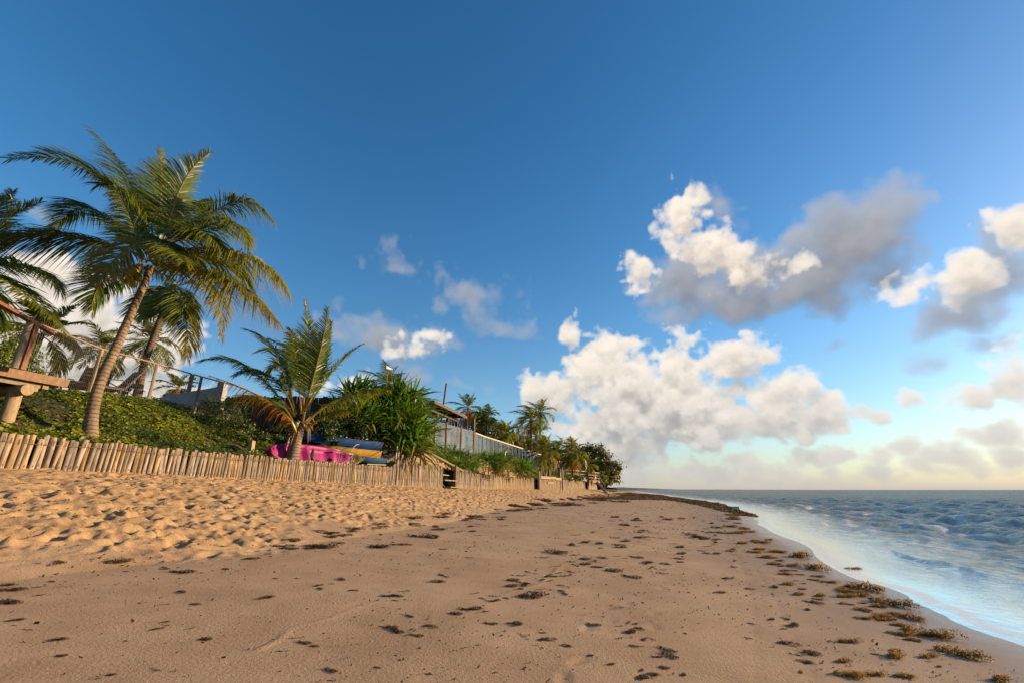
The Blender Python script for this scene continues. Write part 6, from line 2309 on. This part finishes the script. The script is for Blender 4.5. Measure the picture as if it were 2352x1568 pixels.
for x, y, q in cand:
    if n2 >= 298:
        break
    p = ground_at(*mapp(x, y))
    if p is None or y > 1566 or x < 4:
        continue
    s_ = p.x - float(fence_X(p.y))
    if p.x < float(edge_X(p.y)) + .1 or float(land(p.x, p.y)) < .05:
        continue
    w = rs.choice((8, 10, 12, 14, 17, 22, 28)) * q * (.75 + .75 * (y - 1150) / 400)
    big_ = w > 15
    lay('seaweed_scrap', rs.choice(dried if big_ else bits), p, px_size(p, w) * (1.15 if big_ else 1.3), rs.uniform(-1.2, 1.2), L2, G2, 1.0)
    n2 += 1

# crumbs too many to count
r = np.random.default_rng(40)
V, T, tv = [], [], []
n = 16000
yy = 1.4 + 70 * r.random(n) ** 1.8
ww = r.random(n)
xe, xw = edge_X(yy), water_X(yy)
clump = fbm2(xe * .7 + ww * 6, yy * .6, 3, .5, 6)
keep = r.random(n) < np.clip((clump - .36) * 5, .12, 1)
xx = xe - .8 + (xw - xe + .2) * ww ** .9
keep &= land(xx, yy) > .04
xx, yy = xx[keep], yy[keep]
n = len(xx)
hh_, _ = relief(np.clip(xx - fence_X(yy), 0, RW - .1), yy)
zz_ = land(xx, yy) + hh_ + .003
L = (.006 + .016 * r.random(n) ** 2) * (1 + yy * .09)
a = r.uniform(0, 6.28, n)
D = np.stack([np.cos(a), np.sin(a), r.normal(.1, .25, n)], -1) * L[:, None]
S = np.stack([-np.sin(a), np.cos(a), r.normal(0, .4, n)], -1) * (L * r.uniform(.12, .4, n))[:, None]
P = np.stack([xx, yy, zz_], -1)
Q = np.stack([P - S, P + S, P + D + S * .4 + np.array((0, 0, .006)), P + D - S * .6], 1)
tv = np.repeat(r.random(n), 4)
o = obj('seaweed_crumbs', mesh_np('seaweed_crumbs', Q.reshape(-1, 3), np.arange(n * 4).reshape(-1, 4), M_WEEDD, False, {'tint': tv}))
tag(o, 'fine dark seaweed crumbs strewn over the beach', 'seaweed', kind='stuff')

# the dark bank where the beach turns, and the strip along the trodden edge leading to it
n = 70000
yy = 24 + 105 * r.random(n) ** 1.15
xe, xw = edge_X(yy), water_X(yy)
f = np.clip((yy - 36) / 16, 0, 1)
lo = xe - .4 - .9 * f
hi = xe + .3 + (xw - .2 - xe) * np.clip((yy - 46) / 16, 0, 1) ** .8
shore = r.random(n) < np.interp(yy, (24, 27, 60, 80), (0, .55, .6, .3))
lo = np.where(shore, xw - .3 - np.interp(yy, (24, 30, 45, 60), (.5, 1.2, 3.0, 5)), lo)
hi = np.where(shore, xw - .15, hi)
xx = lo + (hi - lo) * r.random(n)
cl = fbm2(xx * .6, yy * .5, 4, .55, 8)
keep = cl > np.where(shore, np.interp(yy, (24, 30, 45), (.52, .42, .30)), np.interp(yy, (24, 36, 46, 60), (.60, .53, .40, .30)))
xx, yy, cl = xx[keep], yy[keep], cl[keep]
n = len(xx)
zz_ = land(xx, yy) + np.clip(cl - .35, 0, 1) * .5 * r.random(n) * np.clip((yy - 24) / 20, .2, 1)
V, T = leaves_np(np.stack([xx, yy, zz_], -1), np.stack([r.normal(.2, .6, n), r.normal(-.2, .6, n), np.ones(n)], -1), r.uniform(.035, .10, n), r, .4, .45)
o = obj('seaweed_bank', mesh_np('seaweed_bank', V, T, M_WEEDD, False, {'tint': np.repeat(r.random(n), 4)}))
tag(o, 'thick dark brown seaweed bank where the beach meets the water far off', 'seaweed', kind='stuff')
# dry weed and leaf litter trodden into the soft sand
n = 900
yy = 5 + 36 * r.random(n) ** 1.3
xf, xe = fence_X(yy), edge_X(yy)
uu = .15 + .83 * r.random(n)
xx = xf + (xe - xf) * uu
cl = fbm2(xx * .9, yy * .7, 3, .5, 2.6)
keep = cl > .52
xx, yy = xx[keep], yy[keep]
P, N = [], []
for x_, y_ in zip(xx, yy):
    m_ = r.integers(3, 11)
    P.append(np.stack([x_ + r.normal(0, .10, m_), y_ + r.normal(0, .06, m_)], -1))
P = np.concatenate(P)
hh_, _ = relief(np.clip(P[:, 0] - fence_X(P[:, 1]), 0, RW - .1), P[:, 1])
Z = land(P[:, 0], P[:, 1]) + hh_ + .008
V, T = leaves_np(np.stack([P[:, 0], P[:, 1], Z], -1), np.stack([r.normal(.1, .4, len(P)), r.normal(-.1, .4, len(P)), np.ones(len(P))], -1), r.uniform(.010, .030, len(P)), r, .4, .3)
o = obj('beach_litter', mesh_np('beach_litter', V, T, M_WEEDR, False, {'tint': np.repeat(r.random(len(P)), 4)}))
tag(o, 'brown weed and leaf litter trodden into the soft sand', 'seaweed', kind='stuff')
print('weed', n1, n2)
